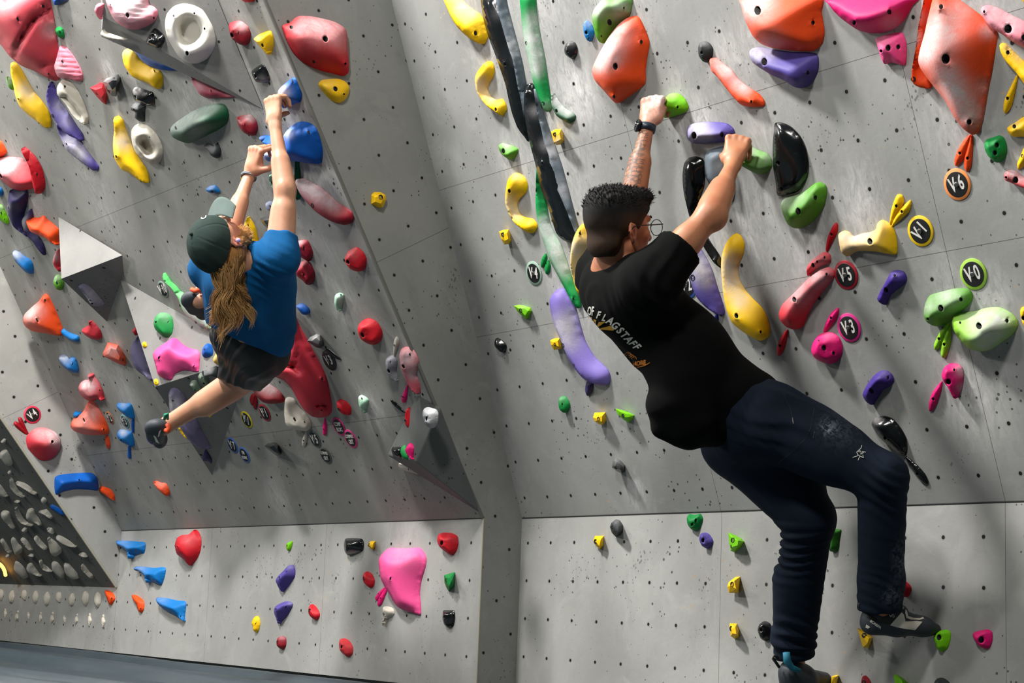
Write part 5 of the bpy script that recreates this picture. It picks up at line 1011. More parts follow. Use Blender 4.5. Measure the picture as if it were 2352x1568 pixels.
# ------------------------------------------------------------ cloth, skin and hair
def skin_mat(name, c, red, ink=False):
    k = NT(name); co = k.co(); n1 = k.noise(co, 14, 4, .6); n2 = k.noise(co, 220, 3, .6)
    col = k.mix(k.ramp(n1, .35, .7), rgb(*c), rgb(*red)); col = k.mix(k.math('MULTIPLY', n2, .25), col, rgb(*[x*.8 for x in c]))
    at = k.n('Attribute', attribute_name='blush'); col = k.mix(k.math('MULTIPLY', at.outputs['Fac'], .7, clamp=True), col, rgb(196, 92, 70))
    at = k.n('Attribute', attribute_name='chalk'); col = k.mix(k.math('MULTIPLY', at.outputs['Fac'], k.ramp(k.noise(co, 55, 5, .7), .25, .6), clamp=True), col, rgb(226, 214, 210))
    if ink:
        at = k.n('Attribute', attribute_name='ink'); vo = k.n('TexVoronoi', feature='DISTANCE_TO_EDGE'); nw = k.n('TexNoise'); k.set(nw.inputs['Vector'], co); nw.inputs['Scale'].default_value = 26; vm = k.n('VectorMath', operation='SCALE'); k.set(vm.inputs[0], nw.outputs['Color']); vm.inputs['Scale'].default_value = .05; va = k.n('VectorMath', operation='ADD'); k.set(va.inputs[0], co); k.set(va.inputs[1], vm.outputs[0]); k.set(vo.inputs['Vector'], va.outputs[0]); vo.inputs['Scale'].default_value = 38
        nz = k.noise(co, 30, 4, .6, 1.2); line = k.math('LESS_THAN', vo.outputs['Distance'], .045)
        wv = k.n('TexWave', wave_type='RINGS'); k.set(wv.inputs['Vector'], co); wv.inputs['Scale'].default_value = 22; wv.inputs['Distortion'].default_value = 9; wv.inputs['Detail'].default_value = 2
        shade = k.math('MULTIPLY', k.ramp(nz, .45, .62), .6); l2 = k.math('MULTIPLY', k.math('GREATER_THAN', wv.outputs['Fac'], .86), .8)
        m = k.math('MULTIPLY', k.math('MAXIMUM', k.math('MAXIMUM', k.math('MULTIPLY', line, .85), l2), shade), k.math('MULTIPLY', at.outputs['Fac'], 1.0, clamp=True))
        col = k.mix(m, col, rgb(66, 66, 62))
    k.b.inputs['Subsurface Weight'].default_value = .12; k.b.inputs['Subsurface Radius'].default_value = (.02, .008, .004); k.b.inputs['Subsurface Scale'].default_value = .5
    k.bump(n2, .12, .001); return k.out(col, .5)
def cloth_mat(name, c, rough=.85, sheen=.2, chalk=False, spec=.25):
    k = NT(name); co = k.co(); n1 = k.noise(co, 7, 4, .6); n2 = k.noise(co, 420, 2, .6)
    col = k.mix(k.ramp(n1, .35, .75), rgb(*c), rgb(*[x*.8 for x in c])); col = k.mix(k.math('MULTIPLY', n2, .25), col, rgb(*[min(255, x*1.35+6) for x in c]))
    if chalk:
        at = k.n('Attribute', attribute_name='chalk'); col = k.mix(k.math('MULTIPLY', at.outputs['Fac'], k.ramp(k.noise(co, 60, 5, .7, 1), .42, .66), clamp=True), col, rgb(165, 172, 180))
    k.b.inputs['Specular IOR Level'].default_value = spec
    k.bump(n2, .15, .001); return k.out(col, rough)
def hair_mat(name, c1, c2, c3):
    k = NT(name); co = k.co(); n1 = k.noise(k.scale(co, (60, 60, 5)), 1.5, 4, .6); at = k.n('Attribute', attribute_name='fade')
    col = k.mix(k.ramp(n1, .3, .7), rgb(*c1), rgb(*c2)); col = k.mix(at.outputs['Fac'], col, rgb(*c3))
    k.b.inputs['Specular IOR Level'].default_value = .2; return k.out(col, .75)
SKIN1 = skin_mat('skin_tan', (190, 128, 90), (172, 104, 72), True); SKIN2 = skin_mat('skin_fair', (194, 144, 115), (182, 128, 98))
M_BLACKTEE = cloth_mat('black_cotton', (9, 10, 10), .95, spec=.1); M_NAVY = cloth_mat('navy_trouser', (18, 28, 42), .85, chalk=True, spec=.15)
M_BLUETEE = cloth_mat('blue_jersey', (0, 80, 132), .85, spec=.2); M_SHORTS = cloth_mat('black_nylon', (24, 26, 29), .5, spec=.4)
M_CAP = cloth_mat('green_cap', (30, 46, 42), .85); M_CAPUNDER = cloth_mat('grey_visor', (84, 98, 94), .8)
M_HAIR1 = hair_mat('hair_black', (13, 13, 14), (26, 25, 25), (104, 74, 50)); M_HAIR2 = hair_mat('hair_blond', (172, 122, 66), (126, 84, 44), (222, 180, 122))
M_RUB = plain('shoe_rubber', rgb(50, 56, 62), .6); M_SHOEB = plain('shoe_black', rgb(16, 17, 19), .5); M_WHITE = plain('shoe_white', rgb(222, 214, 200), .6); M_INKW = plain('print_white', rgb(205, 205, 195), .7)
M_GOLD = plain('print_gold', rgb(196, 146, 24), .7); M_ORG = plain('print_orange', rgb(205, 120, 20), .7); M_TEAL = plain('teal_tab', rgb(20, 110, 134), .7); M_ORANGE = plain('orange_tab', rgb(232, 84, 36), .6)
M_NAVYR = plain('watch_rubber', rgb(22, 38, 54), .45); M_GLASSF = plain('spectacle_frame', rgb(16, 16, 18), .3, .3); M_EYE = plain('eye_white', rgb(230, 226, 220), .2); M_IRIS = plain('eye_dark', rgb(30, 18, 12), .2)

def hand(F, wr, kn, nb, side, curls=(1.0, 1.1, .6), sc=1.0, spread=.03, thumb=None, grip=0.0):
    """wr wrist, kn middle knuckle, nb back-of-hand direction, side +1/-1 along cross(d, nb) where the thumb sits"""
    d = nrm(np.array(kn)-wr); nb = nrm(np.array(nb)-d*(np.array(nb)@d)); s = np.cross(d, nb)*side; L = np.linalg.norm(np.array(kn)-wr)
    F.cap(wr, wr+d*L*.35, .027*sc, .03*sc, .012, flat=(nb, .72))
    offs = [.033, .011, -.011, -.031]; lens = [(.044, .027, .021), (.048, .030, .022), (.045, .028, .022), (.036, .022, .019)]; back = [.0, .003, -.001, -.008]
    for o_, b_ in zip(offs, back):
        F.cap(wr+d*L*.3+s*o_*.55*sc, wr+d*(L+b_)+s*o_*sc, .016*sc, .0125*sc, .012, flat=(nb, .85))
        F.ell(wr+d*(L+b_)+s*o_*sc+nb*.004, (d, nb, s), (.012*sc, .0105*sc, .0105*sc), .006)
    F.ell(wr+d*L*.45+s*.024*sc-nb*.010*sc, (d, nb, s), (.038*sc, .016*sc, .018*sc), .012)
    for fi, (o_, ln, b_) in enumerate(zip(offs, lens, back)):
        p = wr+d*(L+b_)+s*o_*sc; a = curls[0]+.08*(fi-1.5)*(1 if grip == 0 else grip); sp = spread*(1.5-fi)
        for j, (l, r0, r1) in enumerate(zip(ln, (.0098, .0088, .0080), (.0088, .0080, .0068))):
            dr = nrm(d*math.cos(a)-nb*math.sin(a)+s*sp); q = p+dr*l*sc
            F.cap(p, q, r0*sc, r1*sc, .0035); p = q; a += curls[min(j+1, 2)]
    t0 = wr+d*L*.28+s*.028*sc-nb*.006*sc; td = thumb if thumb is not None else (.75, .45, -.35)
    t1 = t0+(d*td[0]+s*td[1]+nb*td[2])*.046*sc; t2 = t1+nrm(d*td[0]*1.1+s*td[1]*.2+nb*(td[2]-.35))*.034*sc; t3 = t2+nrm(d*td[0]+nb*(td[2]-.6)-s*.1)*.024*sc
    F.cap(t0, t1, .0175*sc, .0125*sc, .012); F.cap(t1, t2, .0115*sc, .0105*sc, .004); F.cap(t2, t3, .0108*sc, .0085*sc, .004)
def head(F, c, f, u, sc=1.0):
    f = nrm(f); u = nrm(np.array(u)-f*(np.array(u)@f)); r = np.cross(f, u); A = (r, f, u); q = lambda a, b, d: c+(r*a+f*b+u*d)*sc
    F.ell(q(0, -.012, .02), A, (.073*sc, .092*sc, .082*sc), .02)
    F.ell(q(0, .022, -.035), A, (.060*sc, .066*sc, .078*sc), .02)
    F.ell(q(0, .045, -.088), A, (.034*sc, .034*sc, .022*sc), .02)
    for sd in (-1, 1):
        F.cap(q(sd*.052, -.005, -.06), q(sd*.028, .05, -.09), .016*sc, .014*sc, .02)
        F.ell(q(sd*.040, .052, -.022), A, (.022*sc, .02*sc, .02*sc), .018)
        F.ell(q(sd*.030, .078, .006), A, (.014*sc, .012*sc, .009*sc), .006, sub=True)
        F.ell(q(sd*.072, -.012, -.018), (r*.3*sd+f*.2+r*0+f*0+u*.0+r*.0 if False else nrm(r+f*.35*sd*0+f*.4), f, u), (.009*sc, .017*sc, .030*sc), .004)
        F.cap(q(sd*.076, -.024, .008), q(sd*.082, -.030, -.016), .0055*sc, .0055*sc, .004)
        F.cap(q(sd*.082, -.030, -.016), q(sd*.076, -.016, -.044), .0055*sc, .006*sc, .004)
        F.cap(q(sd*.076, -.024, .008), q(sd*.074, -.004, .004), .005*sc, .004*sc, .004)
        F.ell(q(sd*.082, -.012, -.018), A, (.007*sc, .008*sc, .014*sc), .003, sub=True)
    F.cap(q(-.034, .078, .024), q(.034, .078, .024), .010*sc, .010*sc, .015)
    F.cap(q(0, .086, .008), q(0, .104, -.030), .008*sc, .012*sc, .01); F.ell(q(0, .100, -.032), A, (.017*sc, .012*sc, .009*sc), .008)
    F.cap(q(-.020, .080, -.058), q(.020, .080, -.058), .006*sc, .006*sc, .006); F.cap(q(-.017, .080, -.067), q(.017, .080, -.067), .007*sc, .007*sc, .005)
    return q, (r, f, u)
def shoe(F, heel, toe, up, sc=1.0, drop=.02):
    d = nrm(toe-heel); up = nrm(up-d*(up@d)); s = np.cross(d, up); L = np.linalg.norm(toe-heel); q = lambda a, b, c_=0: heel+d*a*L+up*b+s*c_
    F.ell(q(.10, .035), (d, up, s), (.040, .045, .032), .02); F.cap(q(.12, .015), q(.5, .018), .026, .03, .02)
    F.cap(q(.35, .022), q(.78, .008-drop*.3), .036, .036, .02, flat=(up, .8)); F.ell(q(.82, .004-drop*.5), (d, up, s), (.048, .027, .037), .015)
    F.cap(q(.22, .05), q(.62, .035), .032, .026, .02); F.cap(q(.95, -drop), q(.86, -drop*.6), .014, .02, .015)

# ================================================================ climber in black
def climber_black():
    root = bpy.data.objects.new('person', None); COL.objects.link(root)
    pelvis = PZ(1728, 975, 5.27); root.location = pelvis; bpy.context.view_layer.update()
    tag(root, 'person in black T-shirt and navy trousers climbing, glasses, watch and tattooed forearm', 'person')
    wl, el, shl = PZ(1487, 287, 5.67), PZ(1452, 462, 5.60), PZ(1385, 628, 5.47)
    wr_, er, shr = PZ(1683, 380, 5.38), PZ(1632, 492, 5.17), PZ(1492, 650, 5.10)
    nk, hc = PZ(1410, 622, 5.27), PZ(1424, 522, 5.22)
    hr, hl = PZ(1768, 968, 5.18), PZ(1698, 1012, 5.36)
    kr, kl = PZ(2027, 1096, 5.02), PZ(1857, 1190, 5.24)
    ar, al = PZ(2022, 1395, 5.14), PZ(1822, 1500, 5.42)
    chest = (shl+shr)/2; mid = PZ(1570, 800, 5.23)
    X_, Y_, Z_ = np.eye(3)
    allp = np.array([wl, el, shl, wr_, er, shr, hr, hl, kr, kl, ar, al, PZ(1510, 190, 5.7), PZ(1900, 1600, 5.5), PZ(2180, 1460, 5.2)])
    F = Field(allp.min(0)-.13, allp.max(0)+.13, .0042)
    # arms
    F.cap(el, wl, .036, .0225, .02); F.cap(el+(wl-el)*.12, el+(wl-el)*.5, .042, .037, .02); F.cap(shl, el, .050, .037, .02)
    F.cap(er, wr_, .040, .0235, .02); F.cap(er+(wr_-er)*.15, er+(wr_-er)*.5, .046, .038, .025); F.cap(shr, er, .054, .039, .025); F.cap(shr+(er-shr)*.3, shr+(er-shr)*.62, .050, .046, .02)
    F.ell(er+UP*-.012+RT*.012, (RT, UP, FW), (.038, .038, .036), .02)
    # hands
    hand(F, wl, PZ(1500, 228, 5.70), -FW*.80-RT*.42+UP*.1, 1, (1.45, 1.15, .6), 1.0, thumb=(1.0, .12, -.38))
    hand(F, wr_, PZ(1697, 319, 5.43), -FW*.86-RT*.22+UP*.35, -1, (1.25, 1.0, .6), 1.0, thumb=(.55, .35, -.5))
    # trunk, legs
    F.cap(shl, shr, .06, .065, .03); F.cap(chest, mid, .09, .085, .05); F.cap(mid, pelvis, .085, .09, .05)
    F.cap(hr, kr, .085, .055, .03); F.cap(kr, ar, .052, .036, .02); F.cap(hl, kl, .085, .055, .03); F.cap(kl, al, .052, .036, .02); F.cap(hr, hl, .1, .1, .03)
    F.cap(al, PZ(1826, 1540, 5.42), .035, .034, .01); F.cap(ar, PZ(2012, 1418, 5.15), .034, .030, .01)
    hf = nrm(RT*.80+FW*.58+UP*.04); hu = nrm(UP*.97-RT*.12-FW*.10)
    F.cap(nk-UP*.02, hc-hf*.02-UP*.03, .060, .056, .02)
    q, A = head(F, hc, hf, hu, 1.06)
    F.cap(nk, shr+(nk-shr)*.35, .055, .055, .04); F.cap(nk, shl+(nk-shl)*.35, .055, .055, .04)
    V, Q = F.mesh(2); pp = proj(V)
    # stored marks: tattoo on the left forearm, chalk on the left hand, redness on ear and knuckles
    ab = wl-el; t = ((V-el)@ab)/(ab@ab); dx = np.linalg.norm(V-el-t[:, None]*ab, axis=1); Nn = norms(V, Q)
    ink = ((t > -.35) & (t < .93) & (dx < .06)).astype(float)*np.clip((Nn@(-RT*.75-FW*.3-UP*.0)+.12)*4, 0, 1)
    ch = np.exp(-((pp[:, 0]-1508)**2+(pp[:, 1]-212)**2)/(26**2))*(np.linalg.norm(V-wl, axis=1) < .22)*1.3+.35*np.exp(-((pp[:, 0]-1500)**2+(pp[:, 1]-262)**2)/(30**2))*(np.linalg.norm(V-wl, axis=1) < .2)
    bl = .9*np.exp(-((pp[:, 0]-1444)**2+(pp[:, 1]-535)**2)/(14**2))+.35*np.exp(-((pp[:, 0]-1470)**2+(pp[:, 1]-565)**2)/(30**2))+.5*np.exp(-((pp[:, 0]-1505)**2+(pp[:, 1]-240)**2)/(34**2))
    child('body', np_mesh('body', V, Q, dict(ink=ink, chalk=np.clip(ch, 0, 1), blush=np.clip(bl, 0, 1))), root, SKIN1)
    # hair: faded sides, longer top combed up
    r, f, u = A; sc = 1.06
    F = Field(hc-.18, hc+.18, .003)
    F.ell(q(0, -.020, .030), A, (.082*sc, .096*sc, .088*sc), .01); F.ell(q(0, .012, .082), A, (.070*sc, .082*sc, .036*sc), .02); F.ell(q(0, -.055, .062), A, (.068*sc, .052*sc, .052*sc), .02)
    F.cap(q(-.035, .070, .082), q(.035, .070, .082), .024, .024, .02); F.ell(q(0, -.062, -.045), A, (.060*sc, .042*sc, .05*sc), .02); F.cap(q(.05, .05, .045), q(.05, .01, .05), .02, .03, .02); F.cap(q(-.05, .05, .045), q(-.05, .01, .05), .02, .03, .02)
    F.half(q(0, .022, 0), nrm(f*1.0-u*.75), hc, .3)   # hairline over the brow and temple
    F.half(q(0, -.03, -.085), -u, hc, .3)
    for sd in (-1, 1): F.ell(q(sd*.085, .0, -.035), A, (.03, .036, .04), .004, sub=True)
    V, Q = F.mesh(1); N = norms(V, Q); rs = np.random.RandomState(4); hh = (V-hc)@u
    top = np.clip((hh-.055)/.03, 0, 1); V = V+N*(top*(.003*np.sin(V@nrm((1, .4, .2))*420)*np.sin(V@nrm((-.3, 1, .1))*380)))[:, None]
    fade = np.clip((.050-hh)/.085, 0, 1)*.95
    fade = fade*np.clip(((V-hc)@f+.09)/.06, .25, 1)
    hv = [tuple(v) for v in V]; hq = [tuple(int(i) for i in a) for a in Q]; fd = list(fade)
    cand = np.where((hh > .06))[0]
    for i in rs.choice(cand, 1500):
        p = V[i]; n = N[i]; d = nrm(n*.7+f*.35*(1 if (p-hc)@f > -.06 else -1.2)+u*.35+rs.randn(3)*.18); l = .005+.007*rs.rand(); w = nrm(np.cross(d, rs.randn(3)))*.0008; b = len(hv)
        if (p-hc)@f < -.07: l *= 1.4
        hv += [tuple(p-w), tuple(p+w), tuple(p+d*l*.6+w*.6+f*.002), tuple(p+d*l+f*.006)]; hq.append((b, b+1, b+2, b+3)); fd += [0]*4
    me = bpy.data.meshes.new('hair'); me.from_pydata(hv, [], hq); me.polygons.foreach_set('use_smooth', [True]*len(me.polygons)); a_ = me.attributes.new('fade', 'FLOAT', 'POINT'); a_.data.foreach_set('value', np.array(fd, np.float32)); child('hair', me, root, M_HAIR1)
    for sd in (-1, 1):
        bm = bmesh.new(); bmesh.ops.create_uvsphere(bm, u_segments=16, v_segments=10, radius=.0125); me = bpy.data.meshes.new('eye'); bm.to_mesh(me); bm.free()
        me.materials.append(M_EYE); me.materials.append(M_IRIS); Mr = Vector(f).to_track_quat('Z', 'Y').to_matrix().to_4x4()
        for p in me.polygons:
            p.use_smooth = True
            if p.center.z > .0095: p.material_index = 1
        me.transform(Matrix.Translation(Vector(q(sd*.030, .070, .006)))@Mr); child('eye', me, root)
        V_, F_ = tube([q(sd*.046, .082, .026), q(sd*.03, .092, .031), q(sd*.014, .094, .027)], [.002, .0035, .003], 6); child('eyebrow', mesh('eyebrow', V_, F_), root, M_HAIR1)
    # round spectacles
    gl = bpy.data.objects.new('glasses', None); VV = []; FF = []
    def addt(p, rr, N=6, caps=True):
        v, g = tube(p, rr, N, caps); b = len(VV); VV.extend(v); FF.extend([tuple(i+b for i in x) for x in g])
    for sd in (-1, 1):
        addt([q(sd*.032+.024*math.cos(t_), .112+.002*math.cos(t_), -.002+.0235*math.sin(t_)) for t_ in np.linspace(0, 2*math.pi, 25)], .0013, 6, False)
        addt([q(sd*.056, .111, .006), q(sd*.074, .10, .006), q(sd*.083, .06, .004), q(sd*.086, .0, .002), q(sd*.086, -.02, -.002), q(sd*.082, -.04, -.022)], .0018)
    addt([q(-.010, .113, .004), q(0, .116, .008), q(.010, .113, .004)], .0013)
    g = child('glasses', mesh('glasses', VV, FF), root, M_GLASSF)
    k = NT('clear_lens'); k.b.inputs['Transmission Weight'].default_value = 1; k.b.inputs['IOR'].default_value = 1.05; k.b.inputs['Roughness'].default_value = .02; k.set(k.b.inputs['Base Color'], (1, 1, 1, 1)); LM = k.m
    for sd in (-1, 1):
        vv = [q(sd*.032+.023*math.cos(t_)*m_, .112, -.002+.0225*math.sin(t_)*m_) for m_ in (1,) for t_ in np.linspace(0, 2*math.pi, 24, endpoint=False)]
        v2 = [p+f*.0012 for p in vv]; n_ = 24; ff = [tuple(range(n_)), tuple(range(2*n_-1, n_-1, -1))]+[(i, (i+1) % n_, n_+(i+1) % n_, n_+i) for i in range(n_)]
        m_ = mesh('lens', vv+v2, ff, False); m_.materials.append(LM); m_.transform(root.matrix_world.inverted()); lo = bpy.data.objects.new('lens', m_); COL.objects.link(lo); lo.parent = g
    # T-shirt
    F = Field(allp.min(0)-.2, allp.max(0)+.2, .0065)
    sv = er-shr; F.cap(shr-sv*.05, shr+sv*.50, .088, .074, .03); F.cap(shl, shl+(el-shl)*.52, .085, .072, .03)
    F.cap(shl+UP*-.01, shr, .080, .090, .04); F.cap(PZ(1395, 660, 5.32), PZ(1470, 700, 5.2), .09, .1, .05)
    F.cap(PZ(1455, 690, 5.25), PZ(1575, 810, 5.23), .132, .128, .06); F.cap(PZ(1565, 800, 5.23), PZ(1690, 930, 5.27), .128, .118, .05)
    F.cap(PZ(1405, 690, 5.38), PZ(1525, 830, 5.38), .085, .08, .04)
    F.cap(PZ(1570, 880, 5.18), PZ(1590, 962, 5.16), .10, .078, .05); F.cap(PZ(1545, 930, 5.15), PZ(1562, 985, 5.15), .072, .040, .04); F.cap(PZ(1512, 925, 5.15), PZ(1516, 980, 5.15), .034, .024, .03); F.cap(PZ(1520, 985, 5.15), PZ(1580, 1008, 5.16), .026, .030, .03); F.cap(PZ(1600, 985, 5.2), PZ(1640, 990, 5.2), .052, .05, .04)
    F.cap(PZ(1700, 905, 5.22), PZ(1735, 915, 5.22), .09, .085, .04)
    F.half(shr+sv*.52, sv, shr+sv*.62, .12); F.half(shl+(el-shl)*.5, el-shl, shl+(el-shl)*.62, .12)
    F.ell(PZ(1412, 598, 5.25), (RT, UP, FW), (.072, .050, .085), .012, sub=True)
    V, Q = F.mesh(2); N = norms(V, Q); pp = proj(V)
    rg = np.clip((pp[:, 1]-600)/60, .3, 1)
    V = fold(V, N, Q, .007, nrm(PZ(1560, 900, 5.2)-PZ(1640, 780, 5.2)), 20, 1, rg); V = fold(V, N, Q, .011, nrm(RT*.9+UP*.3), 26, 9, np.exp(-((pp[:, 0]-1560)**2+(pp[:, 1]-640)**2)/(70**2))); V = fold(V, N, Q, .005*1, nrm(UP+RT*.3), 17, 5, np.clip((pp[:, 1]-830)/80, 0, 1))
    V = fold(V, N, Q, .005, nrm(RT+UP*.25), 40, 3, np.exp(-((pp[:, 0]-1385)**2+(pp[:, 1]-680)**2)/(60**2)))
    tee = child('t_shirt', np_mesh('t_shirt', V, Q), root, M_BLACKTEE); bv = bvh(V, Q)
    # printed back lettering
    c_ = lambda x, y: (1300+x/3.92, 660+y/3.92); LP = []
    for ch_, x, y, rt_, sz, fx in [('S', 168, 215, -2, 24, .42), ('OF', 228, 215, 0, 24, .42), ('F', 297, 248, 6, 19, .75), ('L', 350, 272, 14, 19, .75), ('A', 403, 300, 24, 21, .85), ('G', 447, 342, 35, 21, .85), ('S', 490, 385, 42, 21, .85), ('T', 528, 424, 47, 21, .85), ('A', 566, 465, 50, 21, .85), ('F', 603, 500, 50, 21, .85), ('F', 640, 532, 48, 21, .85)]:
        LP += letter_polys(ch_, *c_(x, y), sz*1.15, rt_, fx, .25 if x > 260 else .05, .035)
    m_ = decal(bv, LP, .0025); child('print_lettering', m_, tee, M_INKW)
    RAYS = [[(180,262),(196,285),(205,292)],[(205,272),(222,300),(232,305),(214,270)],[(222,262),(238,312),(252,322),(238,268)],[(252,283),(264,338),(270,338),(278,290)],[(300,308),(282,350),(292,354),(362,305)],[(300,366),(312,374),(432,384),(440,372),(405,342)]]
    child('print_sun', decal(bv, [[c_(*p) for p in P] for P in RAYS], .0025), tee, M_GOLD)
    child('print_word', decal(bv, letter_polys('MORE', *c_(664, 680), 14, -8, .8, .1, .05), .0025), tee, M_ORG)
    child('print_underline', decal(bv, stroke([c_(*p) for p in ((612, 714), (660, 712), (715, 700), (758, 675))], 1.6), .0025), tee, M_ORG)
    for i in range(5): child('print_swirl', decal(bv, stroke([c_(530+i*16, 600+i*9), c_(560+i*14, 575+i*10), c_(590+i*12, 590+i*9), c_(585+i*14, 612+i*8)], 1.0), .0025), tee, M_ORG)
    # trousers
    F = Field(allp.min(0)-.2, allp.max(0)+.2, .0065)
    F.cap(hr-FW*.01, hl, .118, .118, .05); F.cap(PZ(1715, 950, 5.26), PZ(1740, 990, 5.26), .125, .12, .05); F.cap(hr, hr+(kr-hr)*.55, .112, .093, .04); F.cap(hr+(kr-hr)*.4, kr, .094, .076, .03); F.cap(PZ(1850, 1000, 5.13), PZ(1930, 1040, 5.09), .095, .083, .04)
    F.cap(kr, ar, .074, .066, .02); F.cap(PZ(2025, 1330, 5.12), PZ(2016, 1392, 5.14), .070, .056, .02)
    F.cap(hl, kl, .112, .082, .04); F.cap(PZ(1745, 1060, 5.33), PZ(1830, 1110, 5.28), .085, .09, .04); F.cap(kl, al, .078, .062, .03); F.cap(PZ(1828, 1330, 5.33), PZ(1826, 1420, 5.37), .074, .068, .02)
    F.cap(PZ(1822, 1462, 5.4), PZ(1826, 1478, 5.4), .074, .066, .015); F.cap(PZ(1828, 1500, 5.41), PZ(1832, 1508, 5.41), .044, .042, .012)
    F.half(PZ(1834, 1514, 5.41), -UP+RT*.1, PZ(1834, 1560, 5.41), .13); F.half(PZ(2010, 1404, 5.14), -UP, PZ(2010, 1450, 5.14), .12)
    V, Q = F.mesh(2); N = norms(V, Q); pp = proj(V)
    V = fold(V, N, Q, .0040, nrm(RT*.5+UP), 30, 11, .35+.65*np.exp(-((pp[:, 1]-1240)**2)/(50**2)))
    for (x, y, rr, a_, ax, fr) in ((1805, 1250, 70, .015, UP, 30), (1830, 1460, 60, .016, UP+RT*.3, 34), (2015, 1370, 45, .014, UP, 40), (2000, 1110, 75, .017, RT*.6+UP, 30), (1830, 985, 120, .013, UP+RT*.45, 26), (2020, 1250, 60, .006, UP, 20)):
        V = fold(V, N, Q, a_, nrm(ax), fr, int(x), np.exp(-((pp[:, 0]-x)**2+(pp[:, 1]-y)**2)/(rr**2)))
    ch = .7*np.exp(-((pp[:, 0]-1903)**2+(pp[:, 1]-982)**2)/(16**2))+.10*np.exp(-((pp[:, 0]-1930)**2+(pp[:, 1]-985)**2)/(45**2))+.35*np.exp(-(((pp[:, 0]-2066)/14)**2+((pp[:, 1]-1290)/40)**2))+.4*np.exp(-((pp[:, 0]-2050)**2+(pp[:, 1]-1370)**2)/(20**2))
    tro = child('trousers', np_mesh('trousers', V, Q, dict(chalk=np.clip(ch, 0, 1))), root, M_NAVY); bv = bvh(V, Q)
    g_ = lambda x, y: (1600+x/3.92, 850+y/3.92)
    LG = [((1485,680),(1478,705),(1460,720),(1480,740),(1475,760)),((1460,720),(1440,740),(1455,765),(1440,775),(1405,785)),((1455,765),(1470,775),(1455,810)),((1475,760),(1500,745),(1490,735),(1520,740)),((1470,775),(1500,790),(1495,765)),((1465,740),(1450,730))]
    child('trouser_logo', decal(bv, sum([stroke([g_(*p) for p in P], 1.5) for P in LG], []), .0025), tro, M_INKW)
    child('pocket_zip', decal(bv, sum([stroke([g_(*p) for p in P], 1.8) for P in [((1060,558),(1055,610)), ((862,430),(870,480))]], []), .003), tro, M_BOLT)
    child('pocket_seam', decal(bv, sum([stroke([g_(*p) for p in P], .9) for P in [((780,205),(800,270),(840,340),(858,420)), ((1060,340),(1040,470),(1000,600),(900,700),(740,830))]], []), .002), tro, M_SHOEB)
    # shoes
    def mk_shoe(caps):
        pp_ = np.array([PZ(*c_[:3]) for c_ in caps]+[PZ(*c_[3:6]) for c_ in caps]); F = Field(pp_.min(0)-.07, pp_.max(0)+.07, .0034)
        for c_ in caps: F.cap(PZ(*c_[:3]), PZ(*c_[3:6]), c_[6], c_[7], .018)
        V, Q = F.mesh(2); me = np_mesh('shoe', V, Q); return child('climbing_shoe', me, root, M_RUB), bvh(V, Q), (V, Q)
    s1, bv1, _ = mk_shoe([(2003, 1430, 5.14, 2060, 1432, 5.15, .037, .036), (2006, 1412, 5.14, 2058, 1414, 5.15, .031, .029), (2060, 1434, 5.15, 2122, 1438, 5.17, .035, .028), (2118, 1440, 5.17, 2152, 1446, 5.19, .028, .017), (2048, 1410, 5.15, 2110, 1432, 5.16, .024, .020), (2044, 1412, 5.14, 2072, 1400, 5.14, .020, .014)])
    h_ = lambda x, y: (1740+x/5.113, 1360+y/5.113)
    for PP in [[(1555,385),(1690,235),(1715,260),(1735,340),(1860,335),(1935,345),(1850,440),(1750,430),(1640,410)],[(1735,200),(1750,215),(1765,280),(1830,300),(1905,305),(1940,290),(1955,310),(1900,325),(1800,320),(1745,300),(1730,240)],[(1280,375),(1325,405),(1300,425),(1270,410)]]: child('shoe_panel', decal(bv1, [[h_(*p) for p in PP]], .0015, 1.5), s1, M_WHITE)
    child('shoe_upper', decal(bv1, [[h_(*p) for p in P] for P in [[(1290,250),(1440,330),(1540,240),(1700,150),(1760,190),(1700,235),(1560,380),(1430,360),(1290,300)]]], .0012, 1.5), s1, M_SHOEB)
    child('shoe_lettering', decal(bv1, letter_polys('DRAGO', *h_(1628, 225), 11, -32, .95, 0, .05)+letter_polys('LV', *h_(1598, 285), 5, -32, 1, 0, .05)+letter_polys('SCARPA', *h_(1385, 375), 7.5, 34, 1.05, 0, .05), .0022, 1.2), s1, M_INKW)
    v_, f_ = tube([PZ(1984, 1404, 5.13), PZ(1974, 1396, 5.12), PZ(1973, 1386, 5.12), PZ(1980, 1384, 5.12), PZ(1988, 1392, 5.13)], .004, 8); child('pull_loop', mesh('pull_loop', v_, f_), s1, M_SHOEB)
    s2, bv2, _ = mk_shoe([(1820, 1546, 5.40, 1846, 1560, 5.43, .043, .042), (1846, 1560, 5.43, 1892, 1560, 5.52, .038, .025), (1818, 1546, 5.40, 1842, 1550, 5.42, .036, .034), (1820, 1570, 5.41, 1870, 1580, 5.48, .04, .03)])
    v_, f_ = tube([PZ(1806, 1498, 5.32), PZ(1808, 1518, 5.32), PZ(1820, 1534, 5.33), PZ(1838, 1540, 5.33)], [.012, .013, .010, .007], 8); child('pull_tab', mesh('pull_tab', v_, f_), s2, M_TEAL)
    v_, f_ = tube([PZ(1790, 1532, 5.37), PZ(1776, 1512, 5.36), PZ(1778, 1504, 5.36), PZ(1788, 1512, 5.36)], .005, 8); child('pull_loop', mesh('pull_loop', v_, f_), s2, M_SHOEB)
    # watch
    ax = nrm(wl-el); wc = wl-ax*.012; a = nrm(np.cross(ax, Y_)); b = np.cross(ax, a); VV = []; FF = []; n_ = 40; prof = [(-.012, 0), (-.011, .0035), (.011, .0035), (.012, 0), (.011, -.001), (-.011, -.001)]
